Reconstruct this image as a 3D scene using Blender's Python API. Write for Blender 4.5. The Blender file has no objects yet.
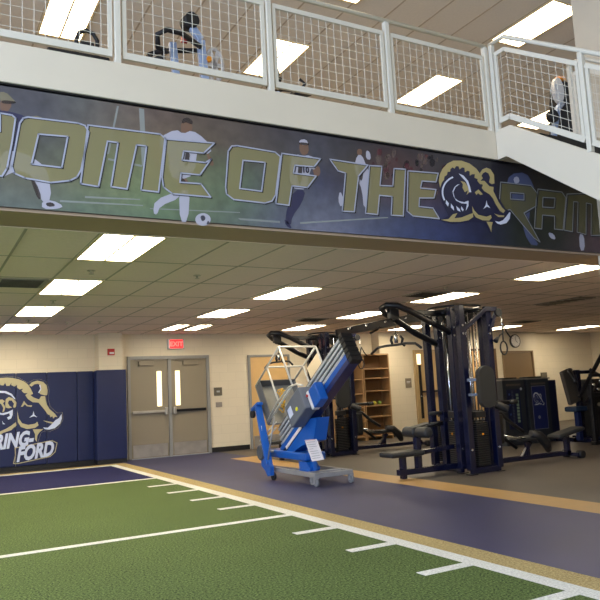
import bpy, bmesh, math, random
from mathutils import Vector, Matrix
from mathutils.geometry import tessellate_polygon
S = bpy.context.scene
COL = S.collection
R = math.radians
random.seed(5)

# ------------------------------------------------------------------ camera
F_PX, EYE = 699.2, 1.28
YAW, PITCH, ROLL = R(29.128), R(7.486), R(-2.855)
cy, sy, cp, sp = math.cos(YAW), math.sin(YAW), math.cos(PITCH), math.sin(PITCH)
fwd = Vector((sy*cp, cy*cp, sp)); rt = Vector((cy, -sy, 0)); up = rt.cross(fwd)
c_, s_ = math.cos(ROLL), math.sin(ROLL)
cr = rt*c_ + up*s_; cu = -rt*s_ + up*c_
cam_d = bpy.data.cameras.new('camera'); cam = bpy.data.objects.new('camera', cam_d); COL.objects.link(cam)
cam.matrix_world = Matrix(((cr.x, cu.x, -fwd.x, 0), (cr.y, cu.y, -fwd.y, 0), (cr.z, cu.z, -fwd.z, EYE), (0, 0, 0, 1)))
cam_d.sensor_fit = 'HORIZONTAL'; cam_d.sensor_width = 36; cam_d.lens = F_PX*36/600
cam_d.clip_end = 200
S.camera = cam

def at(x, y, ax, val):
    """point of the plane (axis ax = val) that the photograph shows at pixel x, y"""
    d = cr*((x-300)/F_PX) - cu*((y-300)/F_PX) + fwd
    o = Vector((0, 0, EYE)); t = (val-o[ax])/d[ax]
    return o + d*t

# ------------------------------------------------------------------ world, daylight, exposure
w = bpy.data.worlds.new('sky'); S.world = w; w.use_nodes = True
w.node_tree.nodes['Background'].inputs[0].default_value = (0.55, 0.72, 1.0, 1)
w.node_tree.nodes['Background'].inputs[1].default_value = 1.0
S.view_settings.view_transform = 'Standard'; S.view_settings.look = 'None'
S.view_settings.gamma = 1; S.view_settings.use_curve_mapping = False
S.view_settings.exposure = 0.36
LAMP = 17          # lens of the ceiling troffers, lower level
LAMP_UP = 7.8
LAMP_HALL = 2.4       # upper level and hall
def area(name, loc, rot, sx, sy_, power, colr):
    l = bpy.data.lights.new(name, 'AREA'); l.shape = 'RECTANGLE'; l.size = sx; l.size_y = sy_
    l.energy = power; l.color = colr
    o = bpy.data.objects.new(name, l); o.location = loc; o.rotation_euler = rot; COL.objects.link(o); return o
# daylight through the tall windows of the left wall, plus an unseen one added behind the camera for brightness
for i, y0 in enumerate((-5.5, -1.0, 3.5)):
    area('window_daylight', (-6.85, y0, 3.6), (0, R(-90), 0), 3.6, 2.6, 520, (0.58, 0.71, 1.0))
area('window_daylight', (-.5, -8.8, 2.3), (R(90), 0, 0), 11, 3.8, 170, (0.95, 0.95, 1.0))  # fill from the added window behind the camera

# ------------------------------------------------------------------ materials
def lin(c):
    out = []
    for v in c:
        v /= 255
        out.append(v/12.92 if v <= .04045 else ((v+.055)/1.055)**2.4)
    return tuple(out)+(1,)
MATS = {}
def mat(name, rgb, rough=.5, metal=0, noise=0, scale=8, bump=0, bscale=60, emit=0, spec=.5, trans=0, rgb2=None):
    if name in MATS: return MATS[name]
    m = bpy.data.materials.new(name); m.use_nodes = True; nt = m.node_tree; b = nt.nodes['Principled BSDF']
    c = lin(rgb); b.inputs['Base Color'].default_value = c
    b.inputs['Roughness'].default_value = rough; b.inputs['Metallic'].default_value = metal
    b.inputs['Specular IOR Level'].default_value = spec
    tc = nt.nodes.new('ShaderNodeTexCoord')
    if noise or rgb2:
        n = nt.nodes.new('ShaderNodeTexNoise'); n.inputs['Scale'].default_value = scale; n.inputs['Detail'].default_value = 4
        nt.links.new(tc.outputs['Object'], n.inputs['Vector'])
        mx = nt.nodes.new('ShaderNodeMix'); mx.data_type = 'RGBA'
        nt.links.new(n.outputs['Fac'], mx.inputs[0])
        if rgb2: a_, b_ = c, lin(rgb2)
        else:
            a_ = tuple(max(0, v*(1-noise)) for v in c[:3])+(1,); b_ = tuple(min(1, v*(1+noise)) for v in c[:3])+(1,)
        mr = nt.nodes.new('ShaderNodeMapRange'); mr.inputs[1].default_value = .3; mr.inputs[2].default_value = .7
        nt.links.new(n.outputs['Fac'], mr.inputs[0]); nt.links.new(mr.outputs[0], mx.inputs[0])
        mx.inputs[6].default_value = a_; mx.inputs[7].default_value = b_
        nt.links.new(mx.outputs[2], b.inputs['Base Color'])
    if bump:
        n2 = nt.nodes.new('ShaderNodeTexNoise'); n2.inputs['Scale'].default_value = bscale; n2.inputs['Detail'].default_value = 3
        nt.links.new(tc.outputs['Object'], n2.inputs['Vector'])
        bp = nt.nodes.new('ShaderNodeBump'); bp.inputs['Strength'].default_value = bump; bp.inputs['Distance'].default_value = .01
        nt.links.new(n2.outputs['Fac'], bp.inputs['Height']); nt.links.new(bp.outputs[0], b.inputs['Normal'])
    if emit:
        b.inputs['Emission Color'].default_value = c; b.inputs['Emission Strength'].default_value = emit
    if trans:
        b.inputs['Transmission Weight'].default_value = trans
    MATS[name] = m; return m

def block_mat(name, rgb):
    """painted concrete block: faint running-bond joints"""
    m = bpy.data.materials.new(name); m.use_nodes = True; nt = m.node_tree; b = nt.nodes['Principled BSDF']
    b.inputs['Roughness'].default_value = .55
    tc = nt.nodes.new('ShaderNodeTexCoord'); sx = nt.nodes.new('ShaderNodeSeparateXYZ'); cb = nt.nodes.new('ShaderNodeCombineXYZ')
    nt.links.new(tc.outputs['Object'], sx.inputs[0])
    ad = nt.nodes.new('ShaderNodeMath'); ad.operation = 'ADD'
    nt.links.new(sx.outputs[0], ad.inputs[0]); nt.links.new(sx.outputs[1], ad.inputs[1])
    nt.links.new(ad.outputs[0], cb.inputs[0]); nt.links.new(sx.outputs[2], cb.inputs[1])
    br = nt.nodes.new('ShaderNodeTexBrick'); br.inputs['Scale'].default_value = 1
    br.inputs['Brick Width'].default_value = .406; br.inputs['Row Height'].default_value = .203
    br.inputs['Mortar Size'].default_value = .006; br.inputs['Mortar Smooth'].default_value = .5
    c = lin(rgb)
    br.inputs['Color1'].default_value = c; br.inputs['Color2'].default_value = tuple(v*.97 for v in c[:3])+(1,)
    br.inputs['Mortar'].default_value = tuple(v*.90 for v in c[:3])+(1,)
    nt.links.new(cb.outputs[0], br.inputs['Vector']); nt.links.new(br.outputs['Color'], b.inputs['Base Color'])
    bp = nt.nodes.new('ShaderNodeBump'); bp.inputs['Strength'].default_value = .12; bp.inputs['Distance'].default_value = .004; bp.invert = True
    nt.links.new(br.outputs['Fac'], bp.inputs['Height']); nt.links.new(bp.outputs[0], b.inputs['Normal'])
    return m

M_block = block_mat('painted_block', (222, 210, 186))
M_plaster = mat('painted_plaster', (196, 184, 162), .6, noise=.03, scale=3)
M_fascia = mat('fascia_paint', (206, 196, 176), .5, noise=.02, scale=2)
M_steel = mat('cream_steel_paint', (204, 199, 184), .4, noise=.02)
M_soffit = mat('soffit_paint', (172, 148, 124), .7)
M_tile = mat('ceiling_tile', (240, 222, 212), .9, noise=.03, scale=30, bump=.15, bscale=300)
M_tile_up = mat('upper_ceiling_tile', (226, 216, 200), .9, noise=.03, scale=30)
M_grid = mat('ceiling_grid_metal', (168, 156, 138), .5)
M_lens = mat('lamp_lens', (255, 240, 210), .4, emit=LAMP)
M_lens_up = mat('lamp_lens_upper', (255, 232, 190), .4, emit=LAMP_UP)
M_lens_hall = mat('lamp_lens_hall', (255, 236, 204), .4, emit=LAMP_HALL)
M_troffer = mat('troffer_frame', (225, 205, 160), .4)
M_navy_pad = mat('navy_vinyl', (12, 26, 74), .42, noise=.06, scale=3, bump=.1, bscale=12)
M_black = mat('black_rubber', (20, 20, 22), .6)
M_blkmetal = mat('black_steel', (16, 17, 22), .35)
M_navy_steel = mat('navy_powder_coat', (8, 13, 40), .25, spec=.6)
M_chrome = mat('chrome', (200, 205, 210), .15, metal=1)
M_alu = mat('aluminium', (186, 192, 198), .35, metal=.4, noise=.08)
M_galv = mat('galvanised_steel', (150, 152, 156), .45, metal=.4, noise=.08)
M_vinyl_grey = mat('grey_vinyl', (34, 36, 38), .5, bump=.1, bscale=40)
M_vinyl_blk = mat('black_vinyl', (24, 24, 26), .45)
M_liftblue = mat('lift_blue', (14, 84, 172), .35, noise=.06, scale=6)
M_liftblue_shade = mat('lift_dark_blue', (24, 34, 84), .4)  # blue darkened to stand in for shade on the mast underside
M_white = mat('white_paint', (228, 228, 226), .5)
M_wood = mat('oak_veneer', (158, 124, 86), .5, noise=.12, scale=5)
M_door_grey = mat('grey_door_paint', (138, 128, 110), .45)
M_frame_grey = mat('grey_frame_paint', (140, 140, 138), .4)
M_door_wood = mat('maple_door', (206, 168, 112), .45, noise=.05, scale=4)
M_door_brown = mat('tan_door_paint', (128, 104, 74), .5)
M_kick = mat('kick_plate', (176, 171, 164), .3, metal=.5, noise=.15, scale=5)
M_glow = mat('lit_corridor_glass', (255, 244, 205), .3, emit=.9)
M_red = mat('red_plastic', (176, 32, 28), .4)
M_gold = mat('gold_print', (176, 168, 134), .5)
M_ltblue = mat('pale_print', (196, 208, 236), .5)
M_label = mat('label_white', (214, 212, 220), .5)
M_plate = mat('weight_plate', (24, 25, 28), .4)
M_orange = mat('orange_mark', (222, 140, 30), .5)

def floor_mat(name, rgb, rough, noise=.08, scale=1.6, bump=.0):
    m = mat(name, rgb, rough, noise=noise, scale=scale, bump=bump, bscale=180); return m
M_rubber_grey = floor_mat('grey_rubber', (84, 77, 70), .5, .07, 1.2, .05)
M_rubber_navy = floor_mat('navy_rubber', (48, 50, 88), .5, .10, 1.4, .05)
M_gold_floor = floor_mat('tan_rubber', (178, 142, 88), .45, .05, 6)

def turf_mat(name, a, b_, ):
    m = bpy.data.materials.new(name); m.use_nodes = True; nt = m.node_tree; b = nt.nodes['Principled BSDF']
    b.inputs['Roughness'].default_value = .8; b.inputs['Specular IOR Level'].default_value = .2
    tc = nt.nodes.new('ShaderNodeTexCoord')
    n1 = nt.nodes.new('ShaderNodeTexNoise'); n1.inputs['Scale'].default_value = 60; n1.inputs['Detail'].default_value = 5; n1.inputs['Roughness'].default_value = .8
    n2 = nt.nodes.new('ShaderNodeTexNoise'); n2.inputs['Scale'].default_value = 1.1; n2.inputs['Detail'].default_value = 2
    for n in (n1, n2): nt.links.new(tc.outputs['Object'], n.inputs['Vector'])
    mr = nt.nodes.new('ShaderNodeMapRange'); mr.inputs[1].default_value = .42; mr.inputs[2].default_value = .58
    nt.links.new(n1.outputs['Fac'], mr.inputs[0])
    mx = nt.nodes.new('ShaderNodeMix'); mx.data_type = 'RGBA'; mx.inputs[6].default_value = lin(a); mx.inputs[7].default_value = lin(b_)
    nt.links.new(mr.outputs[0], mx.inputs[0])
    mr2 = nt.nodes.new('ShaderNodeMapRange'); mr2.inputs[3].default_value = .85; mr2.inputs[4].default_value = 1.15
    nt.links.new(n2.outputs['Fac'], mr2.inputs[0])
    mu = nt.nodes.new('ShaderNodeMix'); mu.data_type = 'RGBA'; mu.blend_type = 'MULTIPLY'; mu.inputs[0].default_value = 1
    nt.links.new(mx.outputs[2], mu.inputs[6]); nt.links.new(mr2.outputs[0], mu.inputs[7])
    nt.links.new(mu.outputs[2], b.inputs['Base Color'])
    bp = nt.nodes.new('ShaderNodeBump'); bp.inputs['Strength'].default_value = .6; bp.inputs['Distance'].default_value = .02
    nt.links.new(n1.outputs['Fac'], bp.inputs['Height']); nt.links.new(bp.outputs[0], b.inputs['Normal'])
    return m
M_turf = turf_mat('green_turf', (36, 52, 26), (116, 138, 76))
M_turf_navy = turf_mat('navy_turf', (20, 22, 58), (50, 52, 104))
M_turf_white = turf_mat('white_turf', (205, 205, 198), (240, 240, 234))
M_turf_gold = turf_mat('gold_turf', (150, 130, 84), (206, 186, 132))

# ------------------------------------------------------------------ mesh builder
class MB:
    def __init__(self): self.bm = bmesh.new()
    def box(self, lo, hi, bev=0, rot=None, piv=None):
        lo, hi = Vector(lo), Vector(hi); c = (lo+hi)/2; d = hi-lo
        g = bmesh.ops.create_cube(self.bm, size=1); vs = g['verts']
        bmesh.ops.scale(self.bm, vec=d, verts=vs)
        if bev:
            es = list({e for v in vs for e in v.link_edges})
            r = bmesh.ops.bevel(self.bm, geom=es, offset=bev, segments=2, affect='EDGES', profile=.5)
            vs = list({v for f in r['faces'] for v in f.verts} | {v for v in vs if v.is_valid})
        bmesh.ops.translate(self.bm, vec=c, verts=vs)
        if rot is not None:
            bmesh.ops.rotate(self.bm, cent=piv if piv is not None else c, matrix=rot, verts=vs)
        return self
    def obox(self, c, ax, ay, az, sx, sy_, sz, bev=0):
        """box centred at c with unit axes ax ay az"""
        g = bmesh.ops.create_cube(self.bm, size=1); vs = g['verts']
        bmesh.ops.scale(self.bm, vec=(sx, sy_, sz), verts=vs)
        if bev:
            es = list({e for v in vs for e in v.link_edges})
            r = bmesh.ops.bevel(self.bm, geom=es, offset=bev, segments=2, affect='EDGES', profile=.5)
            vs = list({v for f in r['faces'] for v in f.verts} | {v for v in vs if v.is_valid})
        ax, ay, az = Vector(ax), Vector(ay), Vector(az)
        mt = Matrix(((ax.x, ay.x, az.x, c[0]), (ax.y, ay.y, az.y, c[1]), (ax.z, ay.z, az.z, c[2]), (0, 0, 0, 1)))
        bmesh.ops.transform(self.bm, matrix=mt, verts=vs); return self
    def bar(self, a, b, wx, wy, bev=0, upv=(0, 0, 1)):
        a, b = Vector(a), Vector(b); z = (b-a).normalized(); u = Vector(upv)
        if abs(z.dot(u)) > .97: u = Vector((0, 1, 0))
        x = u.cross(z).normalized(); y = z.cross(x)
        return self.obox((a+b)/2, x, y, z, wx, wy, (b-a).length, bev)
    def tube(self, pts, r, n=8, closed=False, caps=True):
        pts = [Vector(p) for p in pts]; N = len(pts); rings = []; prev = None
        rr = r if isinstance(r, (list, tuple)) else [r]*N
        for i, p in enumerate(pts):
            if closed: t = (pts[(i+1) % N]-pts[i-1])
            else: t = pts[min(i+1, N-1)]-pts[max(i-1, 0)]
            t.normalize()
            if prev is None:
                u = Vector((0, 0, 1)) if abs(t.z) < .9 else Vector((1, 0, 0)); u = (u-t*u.dot(t)).normalized()
            else: u = (prev-t*prev.dot(t)).normalized()
            prev = u; v = t.cross(u)
            rings.append([self.bm.verts.new(p+(u*math.cos(2*math.pi*k/n)+v*math.sin(2*math.pi*k/n))*rr[i]) for k in range(n)])
        m = N if closed else N-1
        for i in range(m):
            A, B = rings[i], rings[(i+1) % N]
            for k in range(n):
                f = self.bm.faces.new((A[k], A[(k+1) % n], B[(k+1) % n], B[k])); f.smooth = n > 4
        if caps and not closed:
            self.bm.faces.new(rings[0][::-1]); self.bm.faces.new(rings[-1])
        return self
    def cyl(self, a, b, r, n=16): return self.tube([a, b], r, n)
    def disc(self, c, axis, r, w_, n=20):
        a = Vector(axis).normalized()*w_/2; c = Vector(c); return self.tube([c-a, c+a], r, n)
    def capsule(self, a, b, r, n=14):
        a, b = Vector(a), Vector(b); d = (b-a).normalized(); pts = []; rr = []
        for t in (0, .3, .6, .85, 1):
            pts.append(a+d*(r*.35*t)); rr.append(r*max(.45, math.sqrt(max(0, 1-(1-t)**2))))
        for t in (1, .85, .6, .3, 0):
            pts.append(b-d*(r*.35*t)); rr.append(r*max(.45, math.sqrt(max(0, 1-(1-t)**2))))
        return self.tube(pts, rr, n)
    def prism(self, pts2, f, d):
        """outline pts2 mapped by f(u, v) -> point, given thickness vector d"""
        d = Vector(d); a = [self.bm.verts.new(Vector(f(*p))) for p in pts2]; b = [self.bm.verts.new(Vector(f(*p))+d) for p in pts2]
        n = len(a)
        self.bm.faces.new(a); self.bm.faces.new(b[::-1])
        for i in range(n): self.bm.faces.new((a[i], b[i], b[(i+1) % n], a[(i+1) % n]))
        return self
    def build(self, name, m, parent=None, label=None):
        bmesh.ops.recalc_face_normals(self.bm, faces=self.bm.faces[:])
        me = bpy.data.meshes.new(name); self.bm.to_mesh(me); self.bm.free(); me.materials.append(m)
        o = bpy.data.objects.new(name, me); COL.objects.link(o)
        if parent is not None:
            o.parent = parent; o.matrix_parent_inverse = Matrix.Translation(-Vector(abs_loc(parent)))
        if label: o['label'] = label
        return o
def abs_loc(o):
    return Vector(o.location) if o.type == 'EMPTY' else Vector((0, 0, 0))
def thing(name, label, cat, loc=(0, 0, 0), group=None):
    o = bpy.data.objects.new(name, None); COL.objects.link(o); o.location = loc; o.empty_display_size = .1
    o['label'] = label; o['category'] = cat
    if group: o['group'] = group
    return o
def tag(o, label, cat, group=None):
    o['label'] = label; o['category'] = cat
    if group: o['group'] = group
    return o
def struct(name, mb, m, parent=None):
    o = mb.build(name, m, parent)
    if parent is None: o['kind'] = 'structure'
    return o
def copy_tree(o, parent=None):
    c = o.copy(); COL.objects.link(c)
    if parent is not None:
        c.parent = parent; c.matrix_parent_inverse = o.matrix_parent_inverse.copy()
    for ch in [x for x in list(bpy.data.objects) if x.parent == o]: copy_tree(ch, c)
    return c
def text_obj(name, body, size, loc, m, parent, extrude=.001, shear=0, offset=0, rot=(R(90), 0, 0), align='CENTER', xs=1, label=None):
    cu_ = bpy.data.curves.new(name, 'FONT'); cu_.body = body; cu_.size = size; cu_.extrude = extrude; cu_.shear = shear; cu_.offset = offset
    cu_.align_x = align; cu_.resolution_u = 3
    t = bpy.data.objects.new(name, cu_); COL.objects.link(t)
    dg = bpy.context.evaluated_depsgraph_get(); me = bpy.data.meshes.new_from_object(t.evaluated_get(dg))
    bpy.data.objects.remove(t); bpy.data.curves.remove(cu_)
    from mathutils import Euler
    me.transform(Matrix.Translation(Vector(loc)) @ Euler(rot).to_matrix().to_4x4() @ Matrix.Diagonal((xs, 1, 1, 1)))
    me.materials.clear(); me.materials.append(m)
    o = bpy.data.objects.new(name, me); COL.objects.link(o)
    if parent is not None:
        o.parent = parent; o.matrix_parent_inverse = Matrix.Translation(-abs_loc(parent))
    if label: o['label'] = label
    return o

# ================================================================== THE SETTING
XL, XR, YB, YF = -7.0, 19.35, -9.0, 15.4       # left, right, behind camera, far wall
ZC, ZU, ZF = 2.74, 6.4, 4.0                     # lower ceiling, upper ceiling, upper floor
YBAL = 5.45                                     # face of the balcony
XS = 5.604                                      # near side of the stair

# floor zones
b = MB().box((XL-.2, YB-.2, -.30), (XR+.2, YF+.6, -.02)); struct('floor', b, mat('slab', (90, 86, 80), .7))
def zone(name, x0, y0, x1, y1, m, z0=-.02, z1=0.0):
    return struct(name, MB().box((x0, y0, z0), (x1, y1, z1)), m)
zone('floor_grey_rubber', 6.2, YB, XR, YF, M_rubber_grey)
GX0, GX1 = 5.72, 6.2
YG = 13.05
zone('floor_tan_stripe', GX0, YB, GX1, YG+.48, M_gold_floor)
zone('floor_tan_stripe', GX1, YG, 9.2, YG+.48, M_gold_floor, 0, .002)
SX0, SX1, SX2 = 3.51, 3.655, 3.885
YN0, YN1 = 11.45, 14.42
zone('floor_navy_rubber', SX2, YB, GX0, YF, M_rubber_navy)
zone('floor_navy_rubber', GX0, YG+.48, GX1, YF, M_rubber_navy)
zone('floor_green_turf', XL, YB, SX0, YN0, M_turf)
zone('floor_navy_turf', XL, YN0, SX0, YN1, M_turf_navy)
zone('floor_white_line', SX0, YB, SX1, YN1+.16, M_turf_white)
zone('floor_white_line', XL, YN1, SX0, YN1+.16, M_turf_white)
zone('floor_gold_turf', SX1, YB, SX2, YN1+.40, M_turf_gold)
zone('floor_gold_turf', XL, YN1+.16, SX1, YN1+.40, M_turf_gold)
zone('floor_black_base', XL, YN1+.40, SX2, YF, M_black)
zone('floor_white_line', XL, YN0-.05, SX0, YN0+.05, M_turf_white, 0, .003)
def py_line(y, x0, hw=.05):
    zone('floor_white_line', x0, y-hw, SX0, y+hw, M_turf_white, 0, .003)
Y0L = 6.76
for k in range(-14, 5):
    yy = Y0L + .9144*k
    py_line(yy, XL if k % 5 == 0 else 3.08)

# walls
T = .25
b = MB()
b.box((XL-T, YF, 0), (10.70, YF+T, ZC+.05)); struct('wall_far', b, M_block)
b = MB()
b.box((10.72, 15.1, 0), (16.55, YF+T, ZC+.05)); struct('wall_far_bay', b, M_block)
b = MB(); b.box((16.57, YF, 0), (XR+T, YF+T, ZC+.05)); struct('wall_far_right', b, M_block)
b = MB(); b.box((XR, 5.5, 0), (XR+T, YF, ZC+.05)); struct('wall_right', b, M_block)
b = MB(); b.box((7.5, 5.2, 0), (XR+T, 5.45, ZC+.05)); struct('wall_gym_front', b, M_block)
b = MB(); b.box((7.2, YB, 0), (7.5, 5.50, ZU)); struct('wall_stair', b, M_plaster)
# left wall with three tall windows
b = MB(); wy = [(-6.8, -4.2), (-2.3, .3), (2.2, 4.8)]
b.box((XL-T, YB, 0), (XL, YF, 1.8)); b.box((XL-T, YB, 5.4), (XL, YF, ZU))
prev = YB
for y0, y1 in wy: b.box((XL-T, prev, 1.8), (XL, y0, 5.4)); prev = y1
b.box((XL-T, prev, 1.8), (XL, YF, 5.4)); struct('wall_left', b, M_plaster)
for k, (y0, y1) in enumerate(wy):
    b = MB()
    for yy in (y0, (y0+y1)/2-.025, y1-.05): b.box((XL-.15, yy, 1.8), (XL-.08, yy+.05, 5.4))
    for zz in (1.8, 3.55, 5.35): b.box((XL-.15, y0, zz), (XL-.08, y1, zz+.05))
    wn = struct('window_%d' % (k+1), b, M_frame_grey)
b = MB(); b.box((XL-T, YB-T, 0), (-6.1, YB, ZU)); b.box((5.1, YB-T, 0), (7.5, YB, ZU)); b.box((-6.1, YB-T, 0), (5.1, YB, .35)); b.box((-6.1, YB-T, 4.25), (5.1, YB, ZU)); struct('wall_behind', b, M_plaster)
b = MB()
for k in range(9): b.box((-6.1+k*1.39, YB-.12, .35), (-6.02+k*1.39, YB-.05, 4.25))
for zz in (.35, 2.3, 4.18): b.box((-6.1, YB-.12, zz), (5.1, YB-.05, zz+.07))
struct('window_4', b, M_frame_grey)  # frame of the unseen window added to brighten the hall
b = MB(); b.box((XL-T, 15.4, ZC+.3), (XR+T, 15.65, ZU)); struct('wall_upper_far', b, M_plaster)
b = MB(); b.box((XR, 5.5, ZC+.3), (XR+T, YF, ZU)); struct('wall_upper_right', b, M_plaster)
# pilaster left of the double doors
b = MB(); b.box((3.44, 15.05, 0), (3.94, YF, ZC)); struct('wall_pilaster', b, M_block)
# baseboards of black rubber
for i, (x0, x1, yy) in enumerate(((6.06, 7.02, 15.385), (8.17, 10.7, 15.385))):
    struct('baseboard_far' if i == 0 else 'baseboard_far_right', MB().box((x0, yy-.01, 0), (x1, YF, .11)), M_black)
struct('baseboard_bay', MB().box((10.72, 15.08, 0), (11.75, 15.1, .11)), M_black)

# lower ceiling, soffit and slab
struct('ceiling', MB().box((XL, 5.98, ZC), (XR, YF, ZC+.04)), M_tile)
b = MB()
x = 1.41-.608*14
while x < XR:
    b.box((x-.012, 5.98, ZC-.003), (x+.012, YF, ZC)); x += .608
y = 7.22
while y < YF: b.box((XL, y-.012, ZC-.003), (XR, y+.012, ZC)); y += 1.22
struct('ceiling_grid', b, M_grid)
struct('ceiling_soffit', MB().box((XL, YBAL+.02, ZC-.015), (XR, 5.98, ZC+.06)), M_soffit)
struct('trim_1', MB().box((XL, 5.955, ZC-.018), (XR, 5.985, ZC-.012)), M_tile)
struct('floor_upper', MB().box((XL, YBAL+.05, 3.55), (XR, YF, ZF)), mat('upper_floor', (158, 150, 138), .6))
struct('wall_bulkhead', MB().box((XL, YBAL+.03, ZC+.06), (XR, YBAL+.2, 3.55)), M_plaster)
# upper ceiling
struct('ceiling_upper', MB().box((XL-T, YB-T, ZU), (XR+T, YF+T, ZU+.1)), M_tile_up)
b = MB(); x = 1.41-.608*14
while x < XR: b.box((x-.012, YB, ZU-.003), (x+.012, YF, ZU)); x += .608
struct('ceiling_upper_grid', b, mat('upper_grid_metal', (186, 170, 146), .5))

# fascia of the balcony, kerb on top
struct('trim_fascia', MB().box((XL, YBAL-.03, 3.712), (XS, YBAL+.06, 4.035), .006), M_fascia)
struct('trim_fascia_shadow_gap', MB().box((XL, YBAL-.012, 3.685), (7.25, YBAL+.03, 3.712)), M_blkmetal)  # black strip standing in for the shadow line under the fascia
struct('trim_fascia_right', MB().box((XS, YBAL+.0, 3.712), (7.25, YBAL+.06, 4.0)), M_fascia)

# ------------------------------------------------------------------ stair
SL = .645
def zs(y): return 4.03 if y > 5.2 else 4.03-(5.2-y)*SL       # top edge of stringer
def stringer(x0, x1):
    b = MB(); ye = -.35
    prof = [(5.42, 4.04), (5.2, 4.03), (ye, zs(ye)), (ye+.4, zs(ye)-.55), (5.29, 3.71), (5.42, 3.71)]
    b.prism(prof, lambda y, z: (x0, y, z), (x1-x0, 0, 0)); return b
st = thing('staircase', 'beige steel staircase coming down from the balcony at the upper right', 'stairs', (6.3, 5.2, 0))
stringer(XS, XS+.05).build('stringer', M_fascia, st); stringer(6.88, 6.93).build('stringer', M_fascia, st)
b = MB(); n = 0; yy = 5.15; zz = 3.97
while zz > .2:
    b.box((XS+.05, yy-.30, zz-.2), (6.88, yy, zz-.15)); yy -= .275; zz -= .275*SL
b.build('treads', M_black, st)
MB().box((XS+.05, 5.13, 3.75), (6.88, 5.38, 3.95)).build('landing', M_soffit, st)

# ------------------------------------------------------------------ railing
def rail_panel(parent, P, u0, u1, z0, z1, fw=.045, knots=(), wires=True, pitch=.086):
    """framed wire-mesh panel; P(u, v) -> point, z0/z1 functions of u for bottom and top"""
    us = [u0]+[k for k in knots if u0 < k < u1]+[u1]
    f = MB()
    for a, c in zip(us[:-1], us[1:]):
        f.bar(P(a, z0+fw*.5), P(c, z0+fw*.5), .03, fw*1.3); f.bar(P(a, z1), P(c, z1), .03, fw)
    for u in (u0+.015, u1-.015): f.bar(P(u, z0+.02), P(u, z1), .024, .035, upv=P(1, 0)-P(0, 0))
    fr = f.build('mesh_panel', M_steel, parent)
    m = MB(); n = max(1, round((u1-u0)/pitch))
    for i in range(1, n):
        u = u0+(u1-u0)*i/n; m.tube([P(u, z0), P(u, z1)], .0026, 4)
    k = round((z1-z0)/pitch)
    for j in range(1, k):
        v = z0+(z1-z0)*j/k
        m.tube([P(u, v) for u in us], .0026, 4)
    m.build('wire_mesh', M_steel, fr)
def P_bal(u, v): return Vector((u, YBAL+.01, v))
ra = thing('balcony_railing', 'cream steel guard rail with square wire mesh panels along the balcony edge', 'railing', (2.8, YBAL, 4.035))
posts = [-1.36, .04, 1.43, 2.848, 4.215, 5.585]
for x in posts: MB().box((x-.025, YBAL-.02, 4.036), (x+.025, YBAL+.04, 5.03), .004).build('post', M_steel, ra)
for a, c in zip(posts[:-1], posts[1:]): rail_panel(ra, P_bal, a+.045, c-.045, 4.095, 4.90)
MB().tube([(posts[0], YBAL+.01, 5.05), (5.60, YBAL+.01, 5.05)], .024, 10).build('top_rail', M_steel, ra)
sr = thing('stair_railing', 'cream steel wire mesh rail sloping down the near side of the staircase', 'railing', (XS, 4.25, zs(4.25)))
sr2 = thing('stair_railing', 'cream steel rail on the wall side of the staircase, behind the nearer one', 'railing', (6.90, 4.25, zs(4.25)))
for root, X in ((sr, XS+.02), (sr2, 6.90)):
    def P_st(u, v, X=X): return Vector((X, 5.42-u, zs(5.42-u)-4.03+v))
    us = [.03, 1.17, 2.32, 3.47, 4.62]
    for u in us: MB().bar(P_st(u, 4.02), P_st(u, 5.03), .05, .05, .004, upv=(0, 1, 0)).build('post', M_steel, root)
    for a, c in zip(us[:-1], us[1:]):
        rail_panel(root, P_st, a+.04, c-.04, 4.11, 4.905, knots=(.22,))
    MB().tube([P_st(0, 5.05), P_st(.22, 5.05), P_st(4.7, 5.05)], .024, 10).build('top_rail', M_steel, root)

# ------------------------------------------------------------------ ceiling lights
def troffer(x0, y0, z, m, label, group, w_=.608, l_=1.22):
    t = thing('ceiling_light', label, 'ceiling light', (x0+w_/2, y0+l_/2, z), group)
    f = MB(); a = .03
    f.box((x0, y0, z-.012), (x0+a, y0+l_, z-.001)); f.box((x0+w_-a, y0, z-.012), (x0+w_, y0+l_, z-.001))
    f.box((x0+a, y0, z-.012), (x0+w_-a, y0+a, z-.001)); f.box((x0+a, y0+l_-a, z-.012), (x0+w_-a, y0+l_, z-.001))
    f.build('frame', M_troffer, t)
    MB().box((x0+a, y0+a, z-.008), (x0+w_-a, y0+l_-a, z-.002)).build('diffuser', m, t)
    MB().box((x0+w_/2-.012, y0+a, z-.012), (x0+w_/2+.012, y0+l_-a, z-.008)).build('centre_spine', M_troffer, t)
YR = [6.0, 8.44, 10.88, 13.32]
ordn = ['nearest', 'second', 'third', 'farthest']
for i, y in enumerate(YR):
    troffer(1.41, y, ZC, M_lens, '%s of the four lit ceiling panels in the left row under the balcony' % ordn[i], 'lower ceiling lights')
for i, y in ((1, 8.44), (2, 10.88)):
    troffer(4.51, y, ZC, M_lens, ['', 'lit ceiling panel above the blue lift, larger of the two in that row', 'smaller lit ceiling panel between the exit sign and the lift'][i], 'lower ceiling lights')
troffer(4.58, 13.36, ZC, M_lens, 'small lit strip on the ceiling in front of the exit sign, left one', 'lower ceiling lights', .33, 1.05)
troffer(5.08, 13.36, ZC, M_lens, 'small lit strip on the ceiling in front of the exit sign, right one', 'lower ceiling lights', .33, 1.05)
lb = ['long lit ceiling panel at the right edge under the staircase', 'lit ceiling panel just above the near weight machine crown', 'lit ceiling panel between the two weight machines', 'lit ceiling panel above the hooked arm of the far weight machine']
for i, y in enumerate(YR): troffer(7.51, y, ZC, M_lens, lb[i], 'lower ceiling lights')
troffer(10.55, 13.32, ZC, M_lens, 'lit ceiling panel behind the lat bar, above the bookshelf', 'lower ceiling lights')
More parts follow.
